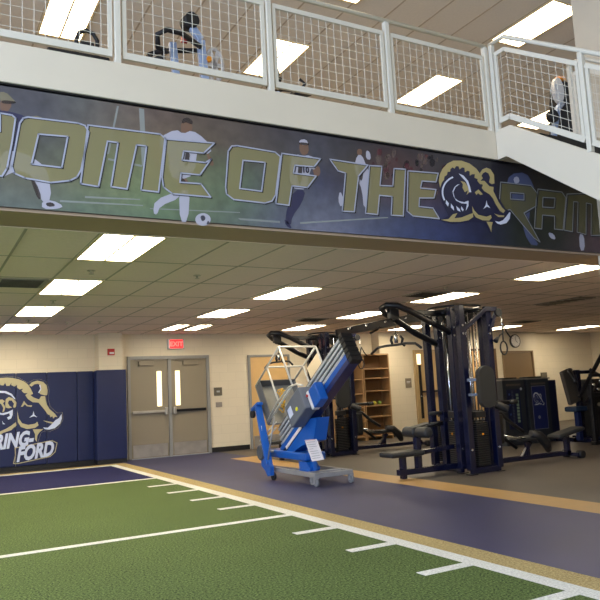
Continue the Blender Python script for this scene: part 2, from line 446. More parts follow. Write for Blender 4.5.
troffer(13.6, 13.32, ZC, M_lens, 'lit ceiling panel in front of the wall clock', 'lower ceiling lights')
troffer(16.7, 13.32, ZC, M_lens, 'lit ceiling panel at the far right corner of the gym', 'lower ceiling lights')
up_lab = {(1.41, 8.44): 'lit upper ceiling panel at the top left behind the railing', (4.51, 8.44): 'lit upper ceiling panel behind the second railing post from the left',
          (7.51, 8.44): 'lit upper ceiling panel behind the railing left of the staircase', (7.51, 6.0): 'large lit upper ceiling panel above the top of the staircase',
          (4.51, 6.0): 'lit upper ceiling panel cut by the top edge of the picture', (10.55, 8.44): 'small lit upper ceiling panel seen low through the stair rail'}
for x in (-4.6, -1.6, 1.41, 4.51, 7.51, 10.55):
    for y in (-7.5, -4.5, -1.5, 1.5, 6.0, 8.44, 10.88):
        if (x > 6.6 and y < 5): continue
        k = (x, y)
        if k in ((1.41, 6.0),): continue
        troffer(x, y, ZU, M_lens_up if y > 5 else M_lens_hall, up_lab.get(k, 'lit ceiling panel of the high hall ceiling outside the picture'), 'upper ceiling lights')

for x in (-1.6, -4.6):
    for y in YR: troffer(x, y, ZC, M_lens, 'lit ceiling panel under the balcony, left of the picture', 'lower ceiling lights')

# ------------------------------------------------------------------ ceiling vents, sprinklers
def vent(x0, y0, x1, y1, label):
    t = thing('ceiling_vent', label, 'air vent', ((x0+x1)/2, (y0+y1)/2, ZC), 'air vents in the lower ceiling')
    f = MB(); z = ZC-.003; f.box((x0, y0, z-.012), (x1, y1, z)); f.build('frame', mat('vent_paint', (150, 142, 126), .5), t)
    s = MB(); n = 7
    for i in range(n):
        y = y0+.05+(y1-y0-.1)*i/(n-1); s.box((x0+.05, y-.012, z-.02), (x1-.05, y+.008, z-.012))
    s.build('louvres', mat('vent_dark', (64, 60, 54), .6), t)
vent(.82, 8.5, 1.38, 9.1, 'louvred air vent beside the second light of the left row')
vent(6.9, 8.5, 7.45, 9.0, 'dark air vent above the near weight machine arm')
vent(6.8, 12.1, 7.4, 12.6, 'dark air vent above the far weight machine')
vent(10.5, 8.5, 10.95, 9.6, 'long dark air vent left of the light at the right edge')
vent(13.0, 12.2, 13.6, 12.7, 'small dark air vent near the wall clock')
M_spr = mat('sprinkler_metal', (196, 186, 164), .3, metal=.6)
for i, (x, y, l) in enumerate(((1.72, 7.83, 'between the first and second light of the left row'), (1.72, 10.27, 'between the second and third light of the left row'), (1.72, 12.7, 'between the third and fourth light of the left row'),
                (2.98, 7.87, 'right of the nearest left row light'), (2.42, 13.0, 'above the pilaster, left of the pair'), (2.96, 12.83, 'above the pilaster, right of the pair'), (7.0, 8.05, 'over the near weight machine arm'))):
    t = thing('sprinkler_head', 'small ceiling sprinkler '+l, 'sprinkler', (x, y, ZC), 'sprinkler heads')
    MB().disc((x, y, ZC-.007), (0, 0, 1), .045, .008).build('cover_ring', M_spr, t)
    MB().cyl((x, y, ZC-.01), (x, y, ZC-.04), .012, 8).disc((x, y, ZC-.043), (0, 0, 1), .03, .005, 10).build('deflector', M_spr, t)

# ------------------------------------------------------------------ banner
def vcol_mat(name, rough=.5):
    m = bpy.data.materials.new(name); m.use_nodes = True; nt = m.node_tree; b = nt.nodes['Principled BSDF']
    a = nt.nodes.new('ShaderNodeVertexColor'); a.layer_name = 'print'
    n = nt.nodes.new('ShaderNodeTexNoise'); n.inputs['Scale'].default_value = 9; n.inputs['Detail'].default_value = 5
    tc = nt.nodes.new('ShaderNodeTexCoord'); nt.links.new(tc.outputs['Object'], n.inputs['Vector'])
    mr = nt.nodes.new('ShaderNodeMapRange'); mr.inputs[1].default_value = .3; mr.inputs[2].default_value = .7; mr.inputs[3].default_value = .8; mr.inputs[4].default_value = 1.2
    nt.links.new(n.outputs['Fac'], mr.inputs[0])
    mu = nt.nodes.new('ShaderNodeMix'); mu.data_type = 'RGBA'; mu.blend_type = 'MULTIPLY'; mu.inputs[0].default_value = 1
    nt.links.new(a.outputs['Color'], mu.inputs[6]); nt.links.new(mr.outputs[0], mu.inputs[7]); nt.links.new(mu.outputs[2], b.inputs['Base Color'])
    b.inputs['Roughness'].default_value = rough; return m
def print_mat(name, rgb, alpha=1.0, rough=.5):
    m = bpy.data.materials.new(name); m.use_nodes = True; nt = m.node_tree; b = nt.nodes['Principled BSDF']
    b.inputs['Base Color'].default_value = lin(rgb); b.inputs['Roughness'].default_value = rough; b.inputs['Alpha'].default_value = alpha
    return m
ban = thing('wall_banner', 'long dark sports banner with gold block lettering under the balcony edge', 'banner', (3.3, YBAL, 2.75))
YP = YBAL-.012
rows = {0: [(70, 68, 75), (72, 70, 78), (75, 80, 75), (85, 85, 80), (75, 80, 85)], 40: [(72, 70, 76), (70, 70, 78), (80, 82, 75), (95, 95, 80), (90, 98, 92)],
 80: [(85, 85, 85), (85, 82, 80), (90, 92, 75), (100, 105, 80), (90, 105, 90)], 120: [(95, 85, 80), (100, 92, 82), (110, 115, 80), (110, 120, 85), (95, 110, 90)],
 160: [(90, 75, 70), (100, 85, 72), (105, 110, 80), (105, 120, 85), (90, 110, 85)], 200: [(85, 72, 65), (90, 78, 65), (95, 100, 75), (100, 112, 85), (85, 100, 80)],
 240: [(80, 70, 65), (82, 72, 65), (85, 95, 75), (85, 100, 80), (90, 100, 95)], 280: [(60, 55, 60), (70, 65, 65), (75, 78, 80), (80, 85, 95), (85, 90, 105)],
 320: [(60, 58, 68), (65, 65, 75), (60, 62, 85), (85, 88, 105), (110, 112, 130)], 360: [(45, 42, 50), (60, 55, 55), (60, 55, 65), (80, 82, 95), (85, 90, 115)],
 400: [(50, 40, 45), (75, 50, 50), (80, 60, 65), (60, 65, 90), (55, 65, 100)], 440: [(45, 42, 48), (55, 45, 50), (60, 45, 60), (45, 50, 85), (45, 55, 95)],
 480: [(28, 26, 38), (30, 28, 42), (30, 30, 50), (28, 30, 60), (30, 35, 65)], 520: [(20, 18, 25), (25, 24, 30), (35, 38, 35), (30, 35, 28), (35, 40, 35)],
 560: [(22, 20, 25), (45, 40, 30), (60, 55, 35), (40, 42, 30), (40, 38, 38)], 600: [(22, 20, 22), (55, 48, 35), (70, 60, 40), (85, 60, 65), (80, 55, 60)]}
xs_px = sorted(rows); XW = [at(p, 207+p*.078, 1, YP).x for p in xs_px]
XW[0] = -1.3; XW[-1] = 7.25
ZB0, ZB1 = 2.748, 3.70
def ban_col(X, t):
    for i in range(len(XW)-1):
        if X <= XW[i+1] or i == len(XW)-2:
            a = min(1, max(0, (X-XW[i])/(XW[i+1]-XW[i]))); break
    def g(i):
        r = rows[xs_px[i]]; q = min(3.999, t*4); k = int(q); fr = q-k
        return [lin(r[k])[c]*(1-fr)+lin(r[k+1])[c]*fr for c in range(3)]
    A, B = g(i), g(i+1)
    return [A[c]*(1-a)+B[c]*a for c in range(3)]
bm = bmesh.new(); NX, NZ = 240, 28; lay = bm.verts.layers.float_color.new('print'); V = []
for i in range(NX+1):
    col_ = []
    for j in range(NZ+1):
        X = -1.3+(8.55)*i/NX; t = j/NZ; v = bm.verts.new((X, YP, ZB1+(ZB0-ZB1)*t)); c = ban_col(X, t); v[lay] = (*[q*1.0 for q in c], 1); col_.append(v)
    V.append(col_)
for i in range(NX):
    for j in range(NZ): bm.faces.new((V[i][j], V[i][j+1], V[i+1][j+1], V[i+1][j]))
me = bpy.data.meshes.new('printed_picture'); bm.to_mesh(me); bm.free(); me.materials.append(vcol_mat('banner_print'))
o = bpy.data.objects.new('printed_picture', me); COL.objects.link(o); o.parent = ban; o.matrix_parent_inverse = Matrix.Translation(-ban.location)
MB().box((-1.3, YP+.001, ZB0), (7.25, YBAL+.028, ZB1)).build('backing_board', M_blkmetal, ban)

def flat(name, polys, m, parent, lift, axis=1, plane=YP, raw=False, label=None):
    """flat printed shapes lying on the banner; polys in photograph pixels or (raw) world x, z"""
    bm = bmesh.new()
    for poly in polys:
        loops = poly if isinstance(poly[0][0], (tuple, list)) else [poly]
        L3 = [[Vector((p[0], plane-lift, p[1])) if raw else at(p[0], p[1], axis, plane-lift) for p in L] for L in loops]
        tris = tessellate_polygon([[Vector((q.x, q.z, 0)) for q in L] for L in L3])
        vs = [bm.verts.new(q) for L in L3 for q in L]
        for t in tris:
            A_, B_, C_ = (vs[i] for i in t)
            if (B_.co-A_.co).cross(C_.co-A_.co).y > 0: A_, C_ = C_, A_
            try: bm.faces.new((A_, B_, C_))
            except ValueError: pass
    me = bpy.data.meshes.new(name); bm.to_mesh(me); bm.free(); me.materials.append(m)
    o = bpy.data.objects.new(name, me); COL.objects.link(o)
    if parent is not None: o.parent = parent; o.matrix_parent_inverse = Matrix.Translation(-abs_loc(parent))
    if label: o['label'] = label
    return o
def smooth_loop(p, it=1):
    for _ in range(it):
        q = []
        for i in range(len(p)):
            a, c = p[i], p[(i+1) % len(p)]
            q += [(a[0]*.75+c[0]*.25, a[1]*.75+c[1]*.25), (a[0]*.25+c[0]*.75, a[1]*.25+c[1]*.75)]
        p = q
    return p
# players printed on the banner, behind the lettering
P_white = print_mat('print_white', (180, 178, 192), .85); P_skin = print_mat('print_skin', (128, 98, 80), .75)
P_navyp = print_mat('print_navy', (44, 44, 76), .9); P_cream = print_mat('print_cream', (132, 124, 100), .75); P_shade = print_mat('print_shade', (38, 38, 58), .7)
def player(label, shapes):
    root = None
    for k, (m, polys) in enumerate(shapes):
        for p in polys:
            o = flat('printed_player' if root is None else 'printed_limb_or_clothing', [smooth_loop(p)], m, root or ban, .0006*(k+1), label=label if root is None else None)
            root = root or o
player('baseball player in a cap', [
    (P_skin, [[(0, 99), (10, 99), (12, 105), (8, 112), (0, 112)]]),
    (P_navyp, [[(-8, 110), (8, 111), (26, 116), (30, 122), (22, 128), (19, 150), (0, 153), (-8, 150)]]),
    (P_white, [[(0, 150), (22, 152), (40, 162), (48, 172), (52, 200), (41, 203), (34, 178), (22, 170), (8, 174), (0, 180)], [(42, 201), (52, 200), (64, 206), (58, 209), (42, 209)]]),
    (P_cream, [[(-4, 92), (6, 92), (12, 98), (16, 102), (6, 101), (-4, 100)], [(26, 120), (34, 115), (44, 118), (42, 128), (34, 136), (26, 130)]])])
player('football player in white kicking a ball', [
    (P_skin, [[(181, 121), (191, 122), (193, 129), (188, 137), (181, 134)], [(176, 176), (188, 178), (189, 190), (180, 190)], [(206, 150), (213, 160), (214, 166), (209, 165)], [(152, 146), (160, 140), (160, 165), (155, 172)]]),
    (P_white, [[(160, 137), (176, 129), (183, 134), (192, 130), (204, 138), (213, 150), (206, 155), (198, 146), (194, 175), (180, 180), (170, 176), (168, 150), (160, 148)],
               [(155, 200), (178, 191), (180, 198), (160, 206), (157, 215), (153, 213)], [(179, 190), (190, 190), (188, 222), (180, 222)]])])
player('white practice ball', [(P_white, [[(203+8*math.cos(a), 219.5+6.6*math.sin(a)) for a in [i*math.pi/5 for i in range(10)]]]), (P_shade, [[(200, 216), (204, 215), (206, 219), (202, 222)], [(208, 220), (210, 223), (206, 225)]])])
player('player in a numbered jersey running', [
    (P_skin, [[(300, 141), (308, 143), (309, 153), (303, 156), (299, 150)], [(312, 168), (319, 165), (321, 174), (315, 178)]]),
    (P_white, [[(296, 154), (303, 156), (310, 155), (319, 162), (315, 170), (310, 168), (308, 190), (290, 188), (290, 160)], [(299, 140), (306, 139), (309, 145), (300, 145)]]),
    (P_navyp, [[(294, 190), (306, 190), (302, 203), (292, 217), (291, 226), (285, 222), (287, 208)], [(284, 218), (290, 224), (292, 229), (286, 226)]])])
player('two small basketball players', [
    (P_white, [[(357, 155), (362, 155), (366, 165), (372, 178), (369, 200), (364, 210), (362, 190), (358, 180), (354, 168)], [(366, 150), (370, 152), (371, 160), (366, 159)], [(340, 190), (344, 200), (341, 208), (338, 200)]]),
    (P_skin, [[(357, 149), (362, 149), (362, 155), (357, 155)], [(418, 186), (438, 189), (437, 196), (425, 198), (418, 194)]])])
player('helmeted football player', [
    (print_mat('print_bluegrey', (84, 92, 128), .75), [[(510, 174), (526, 172), (533, 184), (536, 196), (528, 214), (532, 236), (540, 246), (528, 244), (520, 215), (512, 205), (506, 186)]]),
    (P_white, [[(513, 178), (518, 176), (520, 182), (515, 184)], [(548, 232), (554, 234), (556, 240), (550, 238)], [(579, 233), (584, 235), (585, 250), (580, 251)]])])
# darker details of the printed figures: hair, cap brim, shorts folds, socks, shoe marks
P_hair = print_mat('print_hair', (56, 46, 44), .8)
for lb_, L in (('printed_hair', [(182, 119), (188, 117), (193, 121), (192, 125), (186, 122), (182, 124)]), ('printed_cap_brim', [(2, 100), (14, 101), (17, 103), (8, 104), (1, 103)]),
          ('printed_shadow', [(186, 150), (190, 152), (189, 164), (184, 166)]), ('printed_shadow', [(178, 176), (186, 180), (185, 186), (180, 184)]), ('printed_shadow', [(30, 176), (36, 182), (42, 198), (38, 200), (32, 184)]),
          ('printed_shadow', [(45, 203), (52, 202), (56, 206), (48, 207)]), ('printed_headband', [(299, 142), (309, 143), (309, 145.5), (299, 144.5)]), ('printed_shadow', [(299, 160), (303, 162), (301, 184), (297, 182)]),
          ('printed_shadow', [(360, 166), (364, 168), (362, 182), (359, 178)])):
    flat(lb_, [smooth_loop(L)], P_hair, ban, .0032)
def pban(x, y): v = at(x, y, 1, YP); return (v.x, v.z)
# blurred crowd and court-side shapes behind the right half of the lettering
random.seed(11)
CROWD = (print_mat('print_crowd_dark', (30, 26, 34), .7), print_mat('print_crowd_red', (96, 44, 54), .6), print_mat('print_crowd_tan', (104, 88, 82), .55))
for k in range(46):
    cx0 = 372+random.random()*75; cy0 = 150+random.random()*26+(cx0-372)*.08; r0 = 1.2+random.random()*2.0
    flat('printed_spectator', [[(cx0+r0*math.cos(a), cy0+r0*1.4*math.sin(a)) for a in [i*math.pi/4 for i in range(8)]]], CROWD[k % 3], ban, .0003+.0001*(k % 3))
# faint gate posts and pitch lines of the printed field
flat('printed_field_marks', [[(117, 106), (119, 106), (109, 154), (107, 154)], [(139, 108), (144, 109), (147, 167), (142, 166)], [(108, 158), (142, 165), (142, 167), (108, 160)],
     [(85, 196), (140, 199), (140, 200), (85, 198)], [(60, 200), (143, 205), (143, 206), (60, 202)], [(150, 208), (240, 212), (240, 213), (150, 209)], [(238, 218), (280, 221), (280, 223), (240, 220)], [(300, 222), (388, 217), (388, 218), (300, 224)]],
     print_mat('print_line', (170, 176, 172), .5), ban, .001)
# lettering
P_goldl = print_mat('print_gold', (150, 142, 98), .62); P_gold_shade = print_mat('print_gold_dim', (104, 98, 64), .7); P_rim = print_mat('print_rim', (160, 163, 180), .95); P_dark = print_mat('print_letter_shadow', (52, 52, 56), .8)  # last letters get darker print, standing in for weaker light under the stair
LET = {
 'H': ([[(-22, 110), (-8, 112), (-9, 130), (0, 131), (0, 113), (12, 115), (15.5, 118), (12, 142), (7, 168), (2, 176), (-9, 175), (-7, 150), (-16, 149), (-18, 173), (-30, 171)]], []),
 'O': ([[(19.8, 123), (23.3, 118), (28, 117), (78, 123), (85, 125.5), (88.7, 132), (81, 170), (77, 177), (70, 180.5), (51, 182.5), (25, 178), (14, 173), (11.7, 166)]], [[(38.5, 134), (67.7, 136.5), (61.8, 167.5), (31.5, 164)]]),
 'M': ([[(88, 125), (160, 134), (165, 138), (158.5, 192), (141, 190), (146.5, 146), (136.6, 144.8), (127, 189), (111, 186.6), (118, 142.5), (107.5, 141.2), (98.5, 186.6), (80.5, 183.6)]], []),
 'E': ([[(166, 139), (214.5, 143), (203.7, 153), (183.7, 151), (182, 160), (205.5, 162.5), (211, 159), (200, 174.8), (181, 173), (180, 182.2), (201, 183.7), (210.7, 197), (172.5, 193.7), (163.5, 187), (162, 177)]], []),
 'O2': ([[(228.2, 151), (231.7, 146), (237, 145.6), (275, 152), (280.4, 156.5), (275.5, 195), (272, 201), (265, 203), (233.8, 199.5), (226.5, 194), (225.6, 187)]], [[(243, 160.3), (265.2, 162.4), (261.6, 191.2), (239.7, 188.4)]]),
 'F': ([[(281.8, 153.3), (320.5, 158.7), (314, 166.8), (294.8, 165.2), (293.4, 173), (316.2, 176), (307.5, 187.6), (292, 185.8), (289, 205.3), (275.8, 203.6)]], []),
 'T': ([[(329.8, 159.2), (367.9, 165), (358.5, 176), (354.3, 211.7), (342.2, 211.2), (345.5, 173), (338, 170.8)]], []),
 'H2': ([[(369.4, 165.5), (381.9, 166.2), (380, 185.5), (392.8, 186), (394, 168.5), (405.5, 169.2), (403.3, 215.9), (391.2, 215.2), (392, 196.5), (379.5, 195.3), (377.7, 214.5), (365.5, 213.3)]], []),
 'E2': ([[(408, 170.8), (438.3, 173.2), (436, 182), (422, 181), (420.5, 188), (436, 189.5), (434, 198), (419.5, 198), (419, 206.5), (433, 208), (439.5, 218.7), (413, 216), (407, 211)]], []),
 'R': ([[(500.6, 182), (531, 185.5), (537, 193), (536, 206), (524, 213), (540, 242), (534, 238), (510, 209.5), (505, 211), (499, 207)]], [[(510.5, 192.5), (524, 193.5), (524, 200), (510.5, 199)]]),
 'A': ([[(538, 189), (562, 192), (566, 198), (563, 230), (554.5, 229), (554.5, 216), (542.5, 215), (541.8, 229), (534.5, 228), (536, 200)]], [[(543, 197.3), (555, 198), (554, 207.7), (542.5, 207)]]),
 'M2': ([[(567, 194), (592, 193), (604, 200), (606, 235), (591, 235.5), (591.3, 204), (586.2, 203), (586, 234.5), (577, 232), (578, 202), (573.5, 201.5), (572.5, 231.7), (564, 230)]], []),
}
def rim(name, loops, r, m, parent, lift, raw=False, plane=YP):
    b = MB()
    for L in loops:
        pts = [Vector((p[0], plane-lift, p[1])) if raw else at(p[0], p[1], 1, plane-lift) for p in L]
        n = len(pts)
        for i in range(n):
            a, c = pts[i], pts[(i+1) % n]; d = (c-a); d.normalize(); s = Vector((-d.z, 0, d.x))*r
            e = d*r*.8
            vs = [b.bm.verts.new(q) for q in (a-e-s, a-e+s, c+e+s, c+e-s)]; b.bm.faces.new(vs)
    o = b.build(name, m, parent)
    for p_ in o.data.polygons:
        pass
    return o
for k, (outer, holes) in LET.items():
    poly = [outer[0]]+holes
    o = flat('banner_letter', [poly], P_goldl if k not in ('R', 'A', 'M2') else P_gold_shade, ban, .0040)
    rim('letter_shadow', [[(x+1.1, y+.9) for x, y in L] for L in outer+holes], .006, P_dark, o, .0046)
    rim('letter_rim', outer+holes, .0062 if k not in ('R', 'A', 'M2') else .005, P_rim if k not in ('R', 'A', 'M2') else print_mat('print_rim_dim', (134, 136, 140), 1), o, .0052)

# ram head emblem, digitised once in its own units and laid on banner, wall pad and machine
def arcband(cx, cy_, r0, r1, a0, a1, n=14, teeth=0):
    o_ = [(cx+r1*math.cos(R(a0+(a1-a0)*i/n)), cy_+r1*math.sin(R(a0+(a1-a0)*i/n))) for i in range(n+1)]
    i_ = []
    for i in range(n, -1, -1):
        rr = r0-(teeth if i % 2 else 0); i_.append((cx+rr*math.cos(R(a0+(a1-a0)*i/n)), cy_+rr*math.sin(R(a0+(a1-a0)*i/n))))
    return o_+i_
RAM_GOLD = [
 [(98, 240), (92, 205), (96, 175), (110, 145), (135, 118), (165, 104), (205, 104), (245, 118), (280, 145), (300, 172), (312, 192), (300, 205), (312, 222), (298, 222), (284, 205), (286, 196),
  (270, 190), (272, 172), (258, 172), (246, 180), (246, 158), (236, 154), (222, 162), (220, 140), (208, 138), (196, 148), (190, 132), (178, 132), (170, 144), (160, 138), (150, 146), (148, 160), (136, 160), (132, 176), (120, 184), (118, 200), (108, 212)],
 [(298, 165), (310, 148), (330, 139), (350, 147), (368, 175), (370, 218), (356, 222), (343, 212), (348, 188), (340, 168), (325, 160), (312, 168), (304, 182)],
 [(300, 205), (320, 205), (345, 232), (366, 236), (364, 256), (376, 280), (390, 310), (408, 338), (424, 354), (414, 366), (398, 356), (376, 322), (362, 292), (345, 272), (318, 256), (306, 240), (312, 228)],
 [(272, 262), (290, 248), (312, 272), (300, 276), (288, 266), (280, 276)],
 [(258, 330), (268, 352), (290, 375), (330, 384), (352, 376), (356, 390), (344, 404), (310, 402), (278, 388), (262, 366)],
 [(262, 366), (264, 386), (240, 402), (200, 410), (150, 410), (104, 400), (140, 396), (162, 372), (185, 366), (170, 392), (205, 388), (240, 374)],
 [(330, 408), (362, 412), (356, 430), (354, 462), (346, 440)],
 [(368, 368), (390, 376), (420, 378), (416, 386), (390, 386)],
 [(200, 205), (222, 212), (240, 238), (244, 262), (230, 276), (238, 252), (222, 262), (210, 240), (212, 222)],
]
RAM_WHITE = [
 arcband(190, 262, 76, 84, 250, 150, 12)+[], 
 [(190, 168), (214, 178), (238, 205), (248, 235), (254, 262), (244, 262), (238, 236), (228, 210), (206, 186)],
 [(196, 222), (176, 236), (164, 262), (172, 292), (192, 306), (218, 312), (240, 304), (240, 330), (226, 356), (232, 320), (205, 318), (178, 304), (166, 284), (160, 258), (170, 236), (184, 224)],
 [(128, 300), (142, 318), (138, 334), (126, 318)], [(152, 318), (166, 336), (168, 354), (152, 338)], [(178, 330), (196, 346), (200, 360), (184, 352)], [(204, 332), (216, 348), (212, 358), (202, 346)],
 [(330, 302), (335, 324), (350, 342), (332, 334), (314, 346), (326, 326)],
 [(372, 406), (392, 410), (412, 402), (428, 384), (444, 362), (450, 364), (446, 394), (430, 416), (400, 424), (384, 418)],
]
RAM_FIELD = [[(92, 215), (100, 160), (135, 116), (185, 98), (245, 112), (292, 150), (330, 132), (362, 152), (376, 220), (380, 270), (425, 345), (455, 360), (450, 400), (400, 430), (362, 415), (350, 470), (320, 412), (250, 410), (160, 420), (98, 404), (140, 380), (104, 300)]]
def z5(p): return (p[0]/5+420, p[1]/5+140)
def to_world(p):
    v = at(*z5(p), 1, YP); return (v.x, v.z)
def place(loops, f): return [[f(q) for q in L] for L in loops]
em = flat('ram_emblem', place(RAM_FIELD, to_world), print_mat('print_ram_navy', (30, 30, 58), .9), ban, .0064, raw=True, label='navy and gold ram head emblem')
flat('emblem_gold', place(RAM_GOLD, to_world), print_mat('print_ram_gold', (166, 150, 100), 1), em, .0072, raw=True)
flat('emblem_white', place(RAM_WHITE, to_world), print_mat('print_ram_white', (200, 204, 220), 1), em, .0078, raw=True)

# ------------------------------------------------------------------ wall pads with emblem
YPAD = 15.33
px_edges = [-4.0, -2.8, -1.6, -.4, .62, 1.84, 2.44, 3.05, 3.39]
for i, (a, c) in enumerate(zip(px_edges[:-1], px_edges[1:])):
    t = MB().box((a+.004, YPAD, .08), (c-.004, YF-.002, 1.945), .012).build('wall_pad', M_navy_pad)
    vis = {4: 'navy vinyl wall pad carrying the left half of the ram emblem', 5: 'narrow navy vinyl wall pad carrying the emblem snout', 6: 'plain navy vinyl wall pad right of the emblem', 7: 'narrow navy wall pad beside the pilaster'}
    tag(t, vis.get(i, 'navy vinyl wall pad left of the emblem, outside the picture'), 'wall pad', 'navy wall pads')
def ram_map(src, dst):
    """affine map through three matching points"""
    (a, c, d), (A, B, C) = src, dst
    M = Matrix(((a[0], a[1], 1), (c[0], c[1], 1), (d[0], d[1], 1))).inverted()
    cx_ = M @ Vector((A[0], B[0], C[0])); cz = M @ Vector((A[1], B[1], C[1]))
    return lambda p: (cx_[0]*p[0]+cx_[1]*p[1]+cx_[2], cz[0]*p[0]+cz[1]*p[1]+cz[2])
def wpad(x, y): v = at(x, y, 1, YPAD); return (v.x, v.z)
def wq(p): return wpad(p[0]/8.571, 360+p[1]/8.571)
PAD_GOLD = [
 [(-190, 330), (-170, 250), (-120, 195), (-60, 168), (0, 155), (60, 150), (110, 154), (160, 165), (205, 183), (240, 210), (262, 245), (284, 290), (262, 300), (240, 308), (218, 300), (236, 284), (206, 284), (184, 264), (198, 246), (166, 252), (144, 234), (148, 214), (122, 228), (96, 214), (98, 196), (80, 222), (54, 222), (44, 195), (30, 218), (4, 216), (-6, 196), (-20, 224), (-46, 230), (-58, 212), (-66, 244), (-92, 258), (-104, 242), (-106, 276), (-130, 296), (-142, 284), (-140, 330)],
 [(248, 215), (275, 190), (320, 176), (370, 188), (400, 218), (409, 262), (405, 300), (385, 304), (345, 292), (332, 280), (352, 252), (346, 216), (325, 204), (295, 208), (270, 228)],
 [(215, 300), (255, 296), (290, 322), (335, 338), (352, 310), (388, 310), (392, 345), (402, 382), (425, 420), (470, 460), (492, 490), (472, 486), (456, 502), (448, 480), (434, 492), (424, 470), (410, 468), (380, 425), (350, 390), (330, 365), (280, 362), (240, 336)],
 [(180, 400), (205, 350), (222, 372), (238, 388), (276, 388), (270, 403), (230, 396), (212, 380), (194, 400)],
 [(148, 436), (160, 500), (190, 542), (240, 556), (300, 546), (320, 528), (330, 560), (300, 582), (230, 592), (178, 574), (152, 530)],
 [(-190, 640), (-120, 655), (-60, 640), (0, 612), (50, 590), (100, 560), (135, 532), (142, 560), (95, 602), (30, 624), (-30, 655), (-110, 676)],
 [(280, 594), (372, 592), (338, 620), (320, 648), (314, 702), (300, 680), (300, 636)],
 [(368, 518), (462, 534), (446, 546), (400, 534)],
 [(45, 385), (48, 338), (74, 316), (112, 328), (142, 365), (137, 400), (118, 412), (112, 396), (120, 375), (100, 347), (76, 347), (68, 370), (82, 394), (104, 408), (72, 414), (50, 408)],
 [(-20, 343), (20, 338), (42, 352), (26, 372), (46, 402), (36, 440), (20, 450), (28, 410), (8, 376), (-20, 366)]]
PAD_WHITE = [
 [(-130, 400), (-110, 335), (-60, 288), (0, 264), (50, 266), (100, 290), (136, 336), (124, 336), (90, 303), (40, 283), (0, 282), (-50, 304), (-96, 346), (-112, 400)],
 [(110, 425), (108, 470), (95, 502), (70, 512), (60, 492), (84, 480), (80, 456), (30, 472), (-30, 466), (-40, 440), (20, 456), (70, 444)],
 [(20, 518), (28, 540), (46, 550), (24, 550)], [(-40, 540), (-20, 560), (-12, 580), (-34, 566)], [(-90, 500), (-70, 530), (-70, 552), (-92, 530)],
 [(335, 215), (346, 246), (326, 280), (334, 282), (354, 250), (346, 212)],
 [(287, 438), (295, 470), (320, 492), (290, 481), (250, 495), (279, 470)],
 [(368, 578), (410, 580), (448, 545), (475, 515), (505, 498), (527, 462), (530, 500), (515, 545), (470, 584), (420, 597), (386, 594)]]
PAD_OUT = [(-200, 330), (-150, 200), (-60, 155), (60, 138), (160, 150), (240, 198), (285, 170), (340, 164), (400, 190), (422, 262), (412, 330), (430, 400), (490, 455), (535, 448), (540, 510), (500, 580), (430, 612), (384, 606), (350, 625), (322, 716)]
emb = thing('ram_emblem', 'large gold and white ram head emblem on the navy wall pads', 'emblem', (1.4, YPAD-.005, 1.0))
for L in PAD_GOLD: flat('emblem_gold', [[wq(q) for q in L]], M_gold, emb, .004, plane=YPAD, raw=True)
for L in PAD_WHITE: flat('emblem_white', [[wq(q) for q in L]], M_ltblue, emb, .005, plane=YPAD, raw=True)
bb = MB()
for p_, q_ in zip(PAD_OUT[:-1], PAD_OUT[1:]):
    A_, B_ = wq(p_), wq(q_); bb.bar((A_[0], YPAD-.004, A_[1]), (B_[0], YPAD-.004, B_[1]), .002, .011, upv=(0, 1, 0))
bb.build('emblem_outline', M_gold, emb)
def padtext(body, x0, y0, x1, y1, size_px, label):
    a = at(x0, y0, 1, YPAD); c = at(x1, y1, 1, YPAD)
    return a, c
def plane_text(name, body, left, right, height, m, parent, lift, off, shear=.25, plane=YPAD, sk=0):
    """text whose baseline runs from left to right (x, z) with cap height"""
    o = text_obj(name, body, height/.7, (0, 0, 0), m, None, shear=shear, offset=off, align='LEFT', rot=(0, 0, 0))
    me = o.data; xs = [v.co.x for v in me.vertices]; x0, x1 = min(xs), max(xs)
    for v in me.vertices:
        t = (v.co.x-x0)/(x1-x0); v.co = Vector((left[0]+(right[0]-left[0])*t, plane-lift-v.co.z, left[1]+(right[1]-left[1])*t+v.co.y))
    o.parent = parent; o.matrix_parent_inverse = Matrix.Translation(-abs_loc(parent)); return o
tA, tB = wpad(16.5, 461.5), wpad(54, 454.5)
plane_text('lettering', 'FORD', tA, tB, .275, M_ltblue, emb, .006, .018)
b = rim('lettering_outline', [[wpad(*q) for q in ((15, 448), (52, 440.5), (57, 443), (55, 452), (50, 456.5), (18, 463.5), (13.5, 463.5), (15.5, 455))]], .008, M_gold, emb, .004, raw=True, plane=YPAD)
tA, tB = wpad(-21, 452), wpad(34, 444)
plane_text('lettering', 'SPRING-', tA, tB, .275, M_ltblue, emb, .006, .018)
plane_text('printed_number', '10', pban(303, 172.5), pban(309, 173), .055, P_shade, ban, .0062, .003, shear=0, plane=YP)
for x0, x1, y0 in ((XL, 3.40, 15.345), (3.383, 3.997, 15.0)):
    struct('baseboard_pads', MB().box((x0, y0, 0), (x1, y0+(.05 if x0 < 0 else .33), .08)), M_black)
# pilaster pads
for nm, bx, lb in (('front', ((3.38, 14.985, .08), (4.0, 15.045, 1.945)), 'wide navy vinyl pad on the front of the pilaster by the double doors'),
                   ('left', ((3.38, 15.052, .08), (3.435, 15.32, 1.945)), 'thin navy vinyl pad on the left side of the pilaster'),
                   ('right', ((3.945, 15.052, .08), (4.0, 15.32, 1.945)), 'thin navy vinyl pad on the door side of the pilaster')):
    tag(MB().box(*bx, .012).build('wall_pad', M_navy_pad), lb, 'wall pad', 'navy wall pads')

